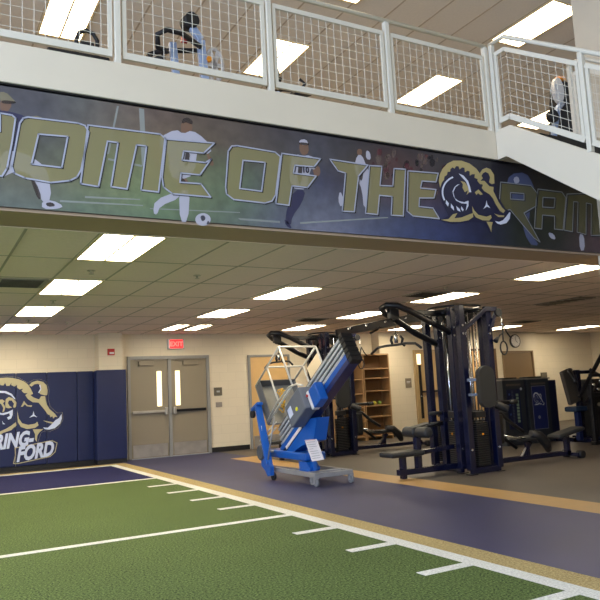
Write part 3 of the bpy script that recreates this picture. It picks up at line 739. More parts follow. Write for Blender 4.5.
# ------------------------------------------------------------------ doors
def flat_box(name, x0, x1, z0, z1, y0, y1, m, parent, bev=0, label=None):
    return MB().box((x0, y0, z0), (x1, y1, z1), bev).build(name, m, parent, label)
d1 = struct('door_1', MB().box((4.13, 15.33, 0), (4.19, YF, 2.24)).box((5.97, 15.33, 0), (6.04, YF, 2.24)).box((4.19, 15.33, 2.17), (5.97, YF, 2.24)).box((5.045, 15.32, 0), (5.115, YF, 2.17)), M_frame_grey)
for a, c, hs in ((4.19, 5.045, 1), (5.115, 5.97, -1)):
    lf = flat_box('door_leaf', a+.006, c-.006, .02, 2.165, 15.36, 15.398, M_door_grey, d1)
    g0 = c-.26 if hs > 0 else a+.10
    flat_box('vision_glass', g0, g0+.11, 1.12, 1.90, 15.352, 15.36, M_glow, lf)
    flat_box('kick_plate', a+.04, c-.04, .03, .30, 15.354, 15.36, M_kick, lf)
    b = MB().box((a+.03, 15.30, .98), (c-.05, 15.335, 1.035), .004)
    b.build('panic_bar', M_blkmetal if hs < 0 else M_kick, lf)
    hx = c-.06 if hs > 0 else a+.06
    MB().box((hx-.035, 15.28, .93), (hx+.035, 15.36, 1.09), .012).build('latch_box', M_kick, lf)
    MB().box((a+(.18 if hs > 0 else .28), 15.29, 2.03), (a+(.52 if hs > 0 else .62), 15.36, 2.12), .006).box((a+.1, 15.30, 2.14), (c-.05, 15.32, 2.155)).build('door_closer', M_door_grey, lf)
struct('trim_2', MB().box((4.19, 15.30, 0), (5.97, 15.40, .012)), M_alu)
def simple_door(n, x0, x1, zt, y, fm, lm, kick=True, handle='left'):
    fr = struct('door_%d' % n, MB().box((x0-.05, y-.06, 0), (x0, y, zt+.05)).box((x1, y-.06, 0), (x1+.05, y, zt+.05)).box((x0, y-.06, zt), (x1, y, zt+.05)), fm)
    lf = flat_box('door_leaf', x0+.004, x1-.004, .01, zt-.004, y-.035, y-.002, lm, fr)
    if kick: flat_box('kick_plate', x0+.03, x1-.03, .02, .30, y-.04, y-.035, M_kick, lf)
    hx = x0+.07 if handle == 'left' else x1-.07
    MB().cyl((hx, y-.035, 1.0), (hx, y-.09, 1.0), .012, 8).tube([(hx, y-.09, 1.0), (hx+(.11 if handle == 'left' else -.11), y-.09, 1.0)], .01, 8).build('door_handle', M_chrome, lf)
    return fr, lf
simple_door(2, 7.10, 8.12, 2.17, 15.4, M_frame_grey, M_door_wood, handle='right')
fr, lf = simple_door(3, 11.86, 12.95, 2.20, 15.1, mat('tan_frame', (176, 150, 108), .45), mat('tan_leaf', (190, 160, 112), .45))
MB().box((11.90, 15.03, 1.86), (12.02, 15.062, 2.14)).build('vision_glass', M_glow, lf)
MB().box((11.93, 15.01, .42), (11.99, 15.05, 1.84)).build('edge_guard', M_blkmetal, lf)  # black strip drawn for the dark gap along the door edge
MB().box((12.0, 14.99, 1.10), (12.9, 15.03, 1.15)).build('panic_bar', M_blkmetal, lf)
simple_door(4, 13.75, 14.75, 2.20, 15.1, mat('brown_frame', (96, 74, 50), .5), M_door_wood)
simple_door(5, 15.12, 16.25, 2.12, 15.1, M_door_brown, M_door_brown, kick=False)

# ------------------------------------------------------------------ wall fittings
ex = thing('exit_sign', 'red lit exit sign in a metal housing above the grey double doors', 'exit sign', (5.31, 15.4, 2.44))
ec = at(176, 344, 1, 15.36)
MB().box((ec.x-.20, 15.34, ec.z-.115), (ec.x+.20, 15.399, ec.z+.115), .008).build('housing', M_alu, ex)
MB().box((ec.x-.155, 15.332, ec.z-.095), (ec.x+.155, 15.341, ec.z+.095)).build('lit_face', mat('exit_red', (255, 36, 40), .4, emit=1.3), ex)
text_obj('exit_lettering', 'EXIT', .15, (ec.x, 15.330, ec.z-.052), mat('exit_letters', (255, 120, 110), .4, emit=1.2), ex, offset=.004)
al = thing('fire_alarm', 'small red and white fire alarm strobe high on the pilaster', 'fire alarm', (3.7, 15.05, 2.3))
ac = at(111, 352, 1, 15.04)
MB().box((ac.x-.075, 15.02, ac.z-.07), (ac.x+.075, 15.049, ac.z+.07), .006).build('housing', M_red, al)
MB().box((ac.x-.04, 15.0, ac.z-.045), (ac.x+.055, 15.02, ac.z-.005), .006).build('strobe_lens', M_white, al)
def plaque(x, y, Y, w_, h, m, label, name='wall_plaque', cat='plaque'):
    c = at(x, y, 1, Y-.01); o = MB().box((c.x-w_/2, Y-.022, c.z-h/2), (c.x+w_/2, Y-.001, c.z+h/2), .004).build(name, m); tag(o, label, cat); return o, c
M_plq = mat('bronze_plaque', (104, 98, 84), .4)
o, c = plaque(218, 391.5, 15.4, .20, .19, M_plq, 'square dark control plate on the wall right of the double doors', 'door_control', 'control plate')
MB().box((c.x-.04, 15.37, c.z-.02), (c.x+.04, 15.378, c.z+.02)).build('button', M_alu, o)
plaque(219, 404.5, 15.4, .15, .11, mat('grey_plate', (132, 124, 118), .4), 'small grey plate on the wall below the square control plate', 'wall_plate', 'wall plate')
o, c = plaque(408.5, 383, 15.1, .19, .25, mat('sign_grey', (122, 112, 96), .4), 'grey room sign between the bookshelf and the tan door', 'door_sign', 'sign')
MB().box((c.x-.07, 15.072, c.z+.03), (c.x+.05, 15.078, c.z+.045)).box((c.x-.07, 15.072, c.z-.0), (c.x+.03, 15.078, c.z+.012)).build('sign_lines', M_label, o)
plaque(544, 376, 15.4, .26, .22, M_plq, 'small dark sign on the far wall above the left shroud', 'wall_sign', 'sign')
o, c = plaque(576.5, 377, 15.4, .34, .36, M_plq, 'larger dark sign on the far wall near the right corner', 'wall_sign', 'sign')
MB().box((c.x-.12, 15.372, c.z+.08), (c.x+.12, 15.378, c.z+.11)).box((c.x-.1, 15.372, c.z-.0), (c.x+.1, 15.378, c.z+.02)).build('sign_lines', mat('sign_tan', (150, 130, 90), .4), o)
ck = thing('wall_clock', 'round wall clock with a pale face above the tan door', 'clock', (15.7, 15.1, 2.3))
cc = at(515, 341, 1, 15.07)
MB().disc((cc.x, 15.075, cc.z), (0, 1, 0), .20, .05, 28).build('case', mat('clock_case', (40, 38, 36), .4), ck)
MB().disc((cc.x, 15.048, cc.z), (0, 1, 0), .17, .008, 28).build('dial', mat('clock_dial', (236, 232, 226), .5), ck)
b = MB()
for k in range(12):
    a = k*math.pi/6; p0 = Vector((cc.x+.135*math.sin(a), 15.040, cc.z+.135*math.cos(a))); p1 = Vector((cc.x+.158*math.sin(a), 15.040, cc.z+.158*math.cos(a))); b.bar(p0, p1, .010, .004)
b.build('hour_marks', M_black, ck)
MB().bar((cc.x, 15.036, cc.z), (cc.x+.07, 15.036, cc.z-.05), .012, .004).build('hour_hand', M_black, ck)
MB().bar((cc.x, 15.034, cc.z), (cc.x-.02, 15.034, cc.z+.13), .009, .004).build('minute_hand', M_black, ck)

# ------------------------------------------------------------------ bookshelves
def shelf(x0, x1, zlist, label):
    t = thing('bookshelf', label, 'bookshelf', ((x0+x1)/2, 14.9, 0), 'oak shelf units'); y0, y1 = 14.68, 15.06; zt = 2.15
    MB().box((x0, y0, 0), (x0+.03, y1, zt)).build('side_panel', M_wood, t); MB().box((x1-.03, y0, 0), (x1, y1, zt)).build('side_panel', M_wood, t)
    MB().box((x0+.03, y1-.02, 0), (x1-.03, y1, zt)).build('back_panel', mat('oak_back', (120, 90, 58), .55), t)
    for z in zlist+[zt-.03, .08]: MB().box((x0+.03, y0+.005, z), (x1-.03, y1-.02, z+.03)).build('shelf_board', M_wood, t)
    return t
shelf(9.90, 10.70, [1.76, 1.52, 1.20, .83, .56], 'tall open oak shelf unit by the wall, holding small items')
shelf(9.06, 9.88, [1.50, 1.14, .80, .45], 'tall open oak shelf unit partly hidden behind the blue lift')
for x, y, c, nm, l in ((374.5, 403.5, (190, 178, 60), 'ball', 'small yellow ball on the bookshelf'), (379.5, 403.5, (120, 150, 60), 'ball', 'small green ball on the bookshelf')):
    p = at(x, y, 1, 14.8); b = MB(); bmesh.ops.create_icosphere(b.bm, subdivisions=2, radius=.05, matrix=Matrix.Translation((p.x, 14.8, .912)))
    tag(b.build(nm, mat('ball_%d' % c[0], c, .5)), l, 'ball')
p = at(367, 405, 1, 14.8); tag(MB().box((p.x-.09, 14.76, .861), (p.x+.09, 14.9, .92), .02).build('folded_towel', M_white), 'small white folded towel on the bookshelf', 'towel')

# ------------------------------------------------------------------ personnel lift
lift = thing('personnel_lift', 'blue and silver wheeled mast lift tilted back on the navy floor', 'lift', (5.0, 9.0, 0))
A = R(33.0); dY, dZ = -math.cos(A), math.sin(A); OY, OZ = 9.835, .152
DV = Vector((0, dY, dZ)); UV = Vector((0, math.sin(A), math.cos(A))); XV = Vector((1, 0, 0))
def PL(s, u, x): return Vector((x, OY, OZ))+DV*s+UV*u
def lbox(s0, s1, u0, u1, x0, x1, bev=0, b=None):
    b = b or MB(); return b.obox(PL((s0+s1)/2, (u0+u1)/2, (x0+x1)/2), XV, DV, UV, abs(x1-x0), abs(s1-s0), abs(u1-u0), bev)
# nested mast sections with gaps between
lbox(.32, 2.68, .0, .075, 4.90, 5.06, .006).build('mast_section', M_liftblue_shade, lift)
lbox(.30, 2.66, .085, .16, 4.91, 5.07, .006).build('mast_section', M_liftblue, lift)
for k in range(4):
    u0 = .17+k*.072
    o = lbox(.35+.02*k, 2.66, u0, u0+.042, 4.92, 5.06, .004).build('mast_section', M_alu, lift)
    b = lbox(.4, 2.65, u0+.042, u0+.072, 4.945, 5.04); b.build('roller_channel', M_black, o)
cap = MB()
for k in range(6):
    lbox(2.66, 2.76, .0+k*.075, .066+k*.075, 4.91, 5.08, .008, cap)
cap.build('mast_cap', M_black, lift)
# white stencil streak and chain covers on the mast side
lbox(.5, 1.1, .02, .07, 4.894, 4.899).build('mast_decal', M_label, lift)
# blue chassis at foot of mast
MB().box((4.86, 8.80, .31), (5.20, 10.05, .42), .02).build('chassis_beam', M_liftblue, lift)
b = MB(); b.prism([(9.5, .42), (9.2, .42), (8.95, .52), (8.6, .60), (8.48, .92), (8.72, .90), (9.3, .62), (9.6, .5)], lambda y, z: (4.90, y, z), (.2, 0, 0)); b.build('tilt_bracket', M_liftblue, lift)
b = MB(); b.prism([(8.72, .30), (8.95, .30), (8.93, .16), (8.80, .09), (8.66, .12), (8.62, .22)], lambda y, z: (4.86, y+.05, z), (.16, 0, 0)); b.build('pivot_foot', M_liftblue, lift)
# side tilt bars with transport wheels
for x0 in (4.68, 5.50):
    b = MB(); b.bar((x0, 9.90, 1.12), (x0, 9.60, .24), .05, .11, .01, upv=(1, 0, 0)); b.bar((x0, 9.82, 1.14), (x0, 10.06, 1.04), .05, .10, .01, upv=(1, 0, 0))
    o = b.build('tilt_frame', M_liftblue, lift)
    MB().disc((x0, 10.10, .97), (1, 0, 0), .06, .04, 16).build('loading_wheel', M_black, o)
    MB().box((x0-.028, 9.74, .66), (x0-.0255, 9.78, .80)).build('decal', M_label, o)
    bw = MB(); bw.tube([(x0-.03, 9.80+.095*math.cos(a), .40+.095*math.sin(a)) for a in [i*math.pi/8 for i in range(16)]], .026, 8, closed=True); bw.disc((x0-.03, 9.80, .40), (1, 0, 0), .075, .03, 18)
    bw.build('transport_wheel', mat('wheel_grey', (70, 74, 82), .5), o)
MB().cyl((4.66, 9.80, .40), (5.52, 9.80, .40), .018, 10).build('wheel_axle', M_galv, lift)
# rear feet
for x0 in (4.68, 5.40):
    b = MB(); b.prism([(9.80, .32), (9.58, .30), (9.50, .20), (9.50, .08), (9.60, .06), (9.68, .14), (9.80, .20)], lambda y, z: (x0-.03, y, z), (.06, 0, 0)); o = b.build('rear_foot', M_liftblue, lift)
    MB().disc((x0+.05, 9.56, .06), (1, 0, 0), .06, .035, 16).build('caster_wheel', M_black, o)
# galvanised base frame
for x0 in (4.80, 5.36):
    MB().box((x0-.03, 8.42, .12), (x0+.03, 9.62, .18), .005).build('base_rail', M_galv, lift)
MB().box((4.77, 8.40, .115), (5.39, 8.48, .175), .005).build('base_cross_member', M_galv, lift)
MB().box((4.83, 8.62, .13), (5.33, 8.70, .18), .005).build('base_cross_member', M_galv, lift)
MB().box((4.95, 8.60, .13), (5.01, 9.5, .17), .005).build('base_brace', M_galv, lift)
for x0, y0 in ((4.80, 8.42), (5.36, 8.42), (4.86, 8.62), (5.30, 9.3)):
    b = MB().box((x0-.03, y0-.03, .10), (x0+.03, y0+.03, .135)); b.box((x0-.028, y0-.02, .04), (x0-.022, y0+.03, .12)); b.box((x0+.022, y0-.02, .04), (x0+.028, y0+.03, .12))
    o = b.build('caster', M_galv, lift); MB().disc((x0, y0-.005, .058), (1, 0, 0), .058, .035, 18).build('caster_wheel', mat('caster_grey', (120, 122, 126), .5), o)
# mast support post and sign board
MB().bar((4.93, 8.66, .18), (4.93, 8.70, .36), .05, .05, .004).build('stanchion', M_liftblue, lift)
q = [at(*p, 0, 4.80) for p in ((304.6, 440), (316, 439), (323.5, 459.5), (312, 461.5))]
b = MB(); vs = [b.bm.verts.new(p) for p in q]+[b.bm.verts.new(p+Vector((.012, 0, 0))) for p in q]
for f in ((0, 1, 2, 3), (7, 6, 5, 4), (0, 4, 5, 1), (1, 5, 6, 2), (2, 6, 7, 3), (3, 7, 4, 0)): b.bm.faces.new([vs[i] for i in f])
o = b.build('instruction_board', M_label, lift, 'white instruction board with printed lines')
b = MB()
def bil(u, v): return (q[0]*(1-u)+q[1]*u)*(1-v)+(q[3]*(1-u)+q[2]*u)*v+Vector((-.002, 0, 0))
for k, v in enumerate((.12, .24, .34, .44, .56, .66, .78, .88)):
    b.bar(bil(.15, v), bil(.85 if k != 3 else .5, v), .004, .022 if k == 1 else .008, upv=(1, 0, 0))
b.build('printed_lines', mat('print_grey', (96, 100, 116), .5), o)
MB().bar(bil(.1, .02), bil(.9, .02), .004, .014, upv=(1, 0, 0)).build('red_heading', M_red, o)
# platform cage
X0, X1 = 4.78, 5.42; U0, U1 = .52, 1.23; SF, SM, ST = .41, .92, 1.43
lbox(SF-.03, SF+.01, U0, U1, X0, X1, .004).build('platform_floor', mat('platform_grey', (128, 128, 124), .5, noise=.1), lift)
b = MB(); lbox(SF, SF+.16, U1-.012, U1, X0, X1, 0, b); lbox(SF, SF+.16, U0, U1, X0, X0+.012, 0, b); lbox(SF, SF+.16, U0, U1, X1-.012, X1, 0, b); b.build('toe_board', mat('toe_board', (92, 94, 98), .5), lift)
M_rail = mat('rail_silver', (196, 194, 186), .4, metal=.3)
for s in (SM, ST):
    b = MB().tube([PL(s, U0, X0), PL(s, U1-.02, X0), PL(s, U1, X0+.02), PL(s, U1, X1-.02), PL(s, U1-.02, X1), PL(s, U0, X1)], .016, 10); b.build('guard_rail', M_rail, lift)
for u, x in ((U1, X0), (U1, X1), (U0+.02, X0), (U0+.02, X1)):
    MB().tube([PL(SF, u, x), PL(ST, u, x)], .016, 10).build('cage_post', M_rail, lift)
MB().tube([PL(.45, .55, X0-.02), PL(.9, .59, X0-.02), PL(1.37, .55, X0-.02), PL(1.57, .46, X0-.02), PL(1.71, .34, X0-.02)], .015, 10).build('hoop_handle', M_rail, lift)
MB().tube([PL(.05, .45, X0-.03), PL(.72, .37, X0-.03)], .010, 8).build('strut', M_rail, lift)
MB().tube([PL(.12, .36, X0-.03), PL(.66, .31, X0-.03)], .010, 8).build('strut', M_rail, lift)
MB().tube([Vector((4.66, 9.62, .22)), PL(.8, .42, 4.70)], .012, 8).build('strut', M_galv, lift)
# thin clear-ish board across the upper rear of cage
lbox(1.0, 1.42, U0+.05, U1-.1, X1+.0, X1+.008).build('cage_side_sheet', mat('pale_sheet', (206, 190, 160), .3), lift)
# yellow hose bundle in cage
b = MB()
for k in range(7):
    s = .55+.05*random.random(); u = .70+.05*k*.7; b.tube([PL(s+.06*math.cos(a)+.02*k, u+.06*math.sin(a), 5.0+.05*random.random()+.03*math.sin(2*a)) for a in [i*math.pi/5 for i in range(10)]], .009, 6, closed=True)
b.build('yellow_cord_coil', mat('yellow_cord', (206, 160, 40), .5), lift)
# control box and motor cover on mast side
b = lbox(1.18, 1.70, -.02, .33, 4.68, 4.89, .02); o = b.build('control_box', mat('control_grey', (98, 104, 116), .45), lift)
lbox(1.24, 1.36, .10, .24, 4.674, 4.679).build('round_label', M_ltblue, o)
MB().disc(PL(1.49, .10, 4.675), (1, 0, 0), .028, .012).build('yellow_button', mat('yellow_button', (220, 214, 40), .5), o)
b = lbox(1.78, 2.0, -.08, .20, 4.76, 4.89, .015); o = b.build('motor_cover', M_liftblue, lift)
lbox(1.70, 1.76, -.06, .22, 4.77, 4.88, .01).build('cover_lid', M_label, o)
MB().disc(PL(1.72, .16, 4.76), (1, 0, 0), .018, .02).build('red_knob', M_red, o)

# ------------------------------------------------------------------ multi station gym
def gym(label):
    g = thing('multi_station_gym', label, 'weight machine', (7.28, 8.2, 0), 'navy multi station weight machines')
    c1, cl, c2, cr_ = (7.0, 7.98), (7.1, 8.42), (6.94, 7.72), (7.49, 7.75)
    e1, e2, n1, n2 = (7.62, 8.0), (7.62, 8.42), (7.12, 8.72), (7.52, 8.72)
    def post(p, zt=2.4, w_=.10):
        o = MB().box((p[0]-w_/2, p[1]-w_/2, .06), (p[0]+w_/2, p[1]+w_/2, zt), .01).build('upright', M_navy_steel, g)
        if p in (c1, cl, c2, cr_):
            for z in (.35, 2.0, 2.12): MB().disc((p[0]-.01, p[1]-w_/2-.006, z), (0, 1, 0), .017, .014, 8).build('bolt', M_chrome, o)
        MB().box((p[0]-.06, p[1]-.06, 0), (p[0]+.06, p[1]+.06, .012)).build('foot_plate', M_blkmetal, o)
        return o
    for p, z in ((c1, 2.42), (cl, 2.38), (c2, 2.42), (cr_, 2.36), (e1, 2.38), (e2, 2.38), (n1, 2.38), (n2, 2.38)):
        o = post(p, z)
        if p in (c1, cr_): MB().box((p[0]-.022, p[1]-.042, .16 if p == c1 else .28), (p[0]+.022, p[1]-.037, .40 if p == c1 else .56)).build('warning_label', M_label, o)
        if p == c2: MB().box((p[0]-.03, p[1]-.041, 1.0), (p[0]-.005, p[1]-.037, 1.05)).build('warning_label', M_label, o)
    # base frame
    b = MB()
    for a, c in ((c1, cl), (c2, cr_), (e1, e2), (n1, n2), (cl, n1), (cr_, e1), (e2, n2)): b.bar((*a, .05), (*c, .05), .07, .08, .006)
    b.build('base_frame', M_navy_steel, g)
    # crown rings
    for z, r in ((2.44, .40), (2.38, .40)):
        MB().tube([(7.28+r*math.cos(a), 8.22+r*math.sin(a), z) for a in [i*math.pi/16 for i in range(32)]], .016, 8, closed=True).build('crown_ring', M_blkmetal, g)
    b = MB()
    for k in range(4):
        a = k*math.pi/4+.4; b.bar((7.28-.38*math.cos(a), 8.22-.38*math.sin(a), 2.36), (7.28+.38*math.cos(a), 8.22+.38*math.sin(a), 2.36), .05, .06, .005)
    b.build('crown_beam', M_blkmetal, g)
    for k in range(10):
        a = k*.63; MB().disc((7.28+.27*math.cos(a), 8.22+.27*math.sin(a), 2.27), (math.cos(a), math.sin(a), 0), .055, .025, 14).build('crown_pulley', M_black, g)
    # stacks with guide rods
    for (a, c), zt in (((c1, cl), 1.02), ((c2, cr_), .98), ((e1, e2), .9), ((n1, n2), .9)):
        A_, B_ = Vector((*a, 0)), Vector((*c, 0)); m = (A_+B_)/2; inw = (Vector((7.28, 8.22, 0))-m).normalized(); m += inw*.06
        d = (B_-A_).normalized(); n = inw; s = MB(); z = .12
        while z < .74: s.obox(m+Vector((0, 0, z)), d, n, Vector((0, 0, 1)), .24, .13, .026, .003); z += .031
        st_ = s.build('weight_stack', M_plate, g)
        MB().obox(m+Vector((0, 0, .55))-n*.068, d, n, Vector((0, 0, 1)), .035, .004, .03).build('orange_decal', M_orange, st_)
        for q in (-.07, .07):
            p = m+d*q; MB().cyl((p.x, p.y, .1), (p.x, p.y, 2.32), .013 if a == c1 else .010, 10).build('guide_rod', M_chrome, g)
        MB().cyl((m.x, m.y, .7), (m.x, m.y, 2.3), .005, 6).build('cable', M_black, g)
        MB().obox(m+Vector((0, 0, .83)), d, n, Vector((0, 0, 1)), .2, .12, .09, .01).build('stack_carriage', M_vinyl_blk, st_)
    # lat pull arm toward the left: U tube rising outwards
    pts = [(7.0, 7.98, 2.03), (6.6, 7.98, 2.20), (6.25, 7.99, 2.36), (6.05, 8.02, 2.44), (5.93, 8.10, 2.45), (5.93, 8.22, 2.42), (6.05, 8.32, 2.36), (6.3, 8.38, 2.26), (6.65, 8.41, 2.08), (7.08, 8.42, 1.90)]
    MB().tube(pts, .047, 10).build('lat_arm', M_blkmetal, g)
    b = MB(); b.disc((6.08, 8.16, 2.31), (0, 1, 0), .075, .05, 16); b.box((6.0, 8.12, 2.26), (6.16, 8.2, 2.44), .01); b.build('lat_pulley', M_blkmetal, g)
    b = MB(); b.bar((6.35, 8.16, 2.36), (7.05, 8.2, 2.36), .05, .07, .005); b.build('lat_arm_brace', M_blkmetal, g)
    MB().cyl((6.1, 8.16, 2.28), (6.1, 8.16, 2.0), .006, 6).build('cable', M_black, g)
    MB().tube([(6.1, 8.16, 2.06), (6.1, 8.16, 1.91)], .028, 10).build('cable_coupler', M_chrome, g)
    MB().tube([(6.1, 7.60, 1.80), (6.1, 7.72, 1.87), (6.1, 7.95, 1.89), (6.1, 8.15, 1.885), (6.1, 8.4, 1.89), (6.1, 8.62, 1.88), (6.1, 8.80, 1.80)], .019, 8).build('lat_bar', M_blkmetal, g)
    MB().tube([(6.1, 8.05, 2.0), (6.1, 8.0, 1.96), (6.1, 8.03, 1.90), (6.1, 7.97, 1.86)], .02, 6).build('rope_handle', M_black, g); MB().tube([(6.1, 8.25, 2.02), (6.1, 8.28, 1.96), (6.1, 8.24, 1.88)], .02, 6).build('rope_handle', M_black, g)
    # seat station on the left
    b = MB(); b.box((5.98, 8.10, .05), (7.05, 8.20, .13), .006); b.box((6.03, 8.105, .0), (6.10, 8.195, .34), .006); b.box((6.30, 8.105, .05), (6.38, 8.195, .56), .006); b.bar((6.35, 8.15, .33), (6.98, 8.12, .38), .06, .06, .004)
    b.build('seat_frame', M_navy_steel, g)
    MB().box((5.77, 7.99, .31), (6.36, 8.31, .385), .03).build('seat', M_vinyl_grey, g)
    MB().capsule((6.36, 7.88, .625), (6.36, 8.14, .625), .075).build('thigh_roller', M_vinyl_grey, g)
    MB().capsule((6.36, 8.16, .625), (6.36, 8.44, .625), .075).build('thigh_roller', M_vinyl_grey, g)
    # foam grips beside the left upright
    for z in (.86, .70):
        MB().tube([(7.06, 8.42, z), (6.86, 8.46, z)], .028, 8).build('foam_grip', M_black, g)
    MB().tube([(7.05, 8.40, .72), (6.78, 8.48, .66), (6.62, 8.52, .60)], .022, 8).build('press_lever', M_blkmetal, g)
    # upper right arm with strap handles
    b = MB(); b.bar((6.97, 7.70, 2.05), (7.42, 7.70, 2.36), .06, .05, .005, upv=(0, 1, 0)); b.bar((7.40, 7.71, 2.37), (7.62, 7.68, 2.36), .06, .07, .005); b.bar((7.48, 7.70, 2.03), (7.60, 7.68, 2.30), .05, .05, .005)
    b.build('pulley_arm', M_navy_steel, g)
    MB().disc((7.64, 7.66, 2.31), (0, 1, 0), .06, .05, 14).build('arm_pulley', M_black, g)
    MB().tube([(7.70, 7.66, 2.28), (7.70, 7.66, 2.0)], .008, 6).build('cable', M_chrome, g)
    b = MB(); b.tube([(7.58, 7.66, 1.90), (7.64, 7.66, 1.97), (7.70, 7.66, 2.0), (7.73, 7.66, 2.12), (7.78, 7.66, 2.02), (7.86, 7.66, 1.93)], .012, 6)
    b.tube([(7.70+.07*math.cos(a), 7.66, 1.78+.10*math.sin(a)) for a in [i*math.pi/6 for i in range(12)]], .012, 6, closed=True); b.tube([(7.70, 7.66, 2.0), (7.70, 7.66, 1.88)], .01, 6); b.build('strap_handle', M_black, g)
    MB().tube([(7.54, 7.66, 1.88), (7.60, 7.66, 1.94)], [.04, .02], 8).build('foam_grip', M_black, g)
    # back pad in front of the right stack
    prof = [(.125*math.cos(a), .17+.125*math.sin(a)) for a in [i*math.pi/8 for i in range(9)]]+[(.125*math.cos(a), -.17+.125*math.sin(a)) for a in [math.pi+i*math.pi/8 for i in range(9)]]
    b = MB(); b.prism(prof, lambda u, v: (7.07+u*1.15, 7.40, 1.225+v), (0, .07, 0)); b.build('back_pad', M_vinyl_grey, g)
    for z in (1.33, 1.12): MB().bar((6.95, 7.70, z), (7.1, 7.46, z), .04, .04).build('pad_bracket', M_navy_steel, g)
    MB().capsule((7.35, 7.58, .97), (7.52, 7.50, .88), .06).build('elbow_pad', M_vinyl_blk, g)
    # bench station on the right
    b = MB(); b.box((7.6, 8.08, .05), (9.42, 8.16, .12), .006); b.box((9.33, 8.08, .05), (9.41, 8.16, .37), .006); b.bar((8.35, 8.12, .10), (8.55, 8.12, .32), .05, .05); b.box((8.45, 8.09, .10), (8.5, 8.15, .33)); b.box((9.40, 7.95, .03), (9.47, 8.3, .09), .005)
    b.build('bench_frame', M_navy_steel, g)
    for yy in (7.97, 8.26): MB().disc((9.50, yy, .06), (0, 1, 0), .06, .10, 14).build('foot_roller', M_black, g)
    b = MB(); b.obox((9.38, 8.12, .41), Vector((.985, 0, .17)), Vector((0, 1, 0)), Vector((-.17, 0, .985)), .62, .28, .065, .03); b.build('bench_seat', M_vinyl_grey, g)
    b = MB(); b.box((8.15, 7.98, .35), (8.62, 8.26, .41), .025); b.build('lower_pad', M_vinyl_grey, g)
    b = MB(); b.tube([(8.45, 8.0, .46), (8.62, 8.0, .42), (8.78, 8.02, .30), (8.86, 8.04, .17)], [.05, .075, .08, .05], 10); b.build('knee_pad', M_vinyl_blk, g)
    b = MB(); b.tube([(7.65, 8.1, .85), (7.9, 8.05, .80), (8.1, 8.0, .62), (8.3, 8.0, .5)], .03, 8); b.tube([(7.62, 8.0, .98), (7.95, 7.9, .97)], .03, 8); b.tube([(7.65, 8.3, .55), (8.0, 8.2, .45), (8.25, 8.12, .25)], .028, 8); b.build('press_arm', M_blkmetal, g)
    b = MB(); b.tube([(7.85, 8.0, .48), (8.1, 7.98, .42), (8.3, 7.98, .40)], .016, 8); b.build('chrome_rod', M_chrome, g)
    MB().tube([(7.95, 7.9, .97), (8.08, 7.87, .97)], .035, 8).build('foam_grip', M_black, g)
    b = MB(); b.box((7.72, 7.95, .35), (7.86, 8.15, .80), .03); b.build('cam_housing', M_vinyl_blk, g)
    return g
g1 = gym('navy multi station weight machine with pad and benches at the right of the navy floor')
g2 = copy_tree(g1); g2.location = Vector(g1.location)+Vector((.2, 4.12, 0)); g2['label'] = 'farther navy weight machine standing behind the blue lift, left of the bookshelf'
for o in [x for x in bpy.data.objects if x.parent == g2]: pass
# crossover beam between the machines
cb = thing('crossover_beam', 'long black overhead beam joining the two weight machines near the ceiling', 'beam', (7.35, 10.2, 2.4))
MB().bar((7.42, 11.85, 2.41), (7.30, 8.75, 2.41), .10, .14, .006).build('beam', M_blkmetal, cb)
for y in (11.2, 10.6, 10.0, 9.4): MB().disc((7.31, y, 2.43), (1, 0, 0), .018, .10, 8).build('bolt', M_chrome, cb)
MB().tube([(7.34, 10.3, 2.36), (7.15, 10.1, 2.30), (7.0, 10.1, 2.24)], .02, 8).build('pull_up_grip', M_blkmetal, cb)

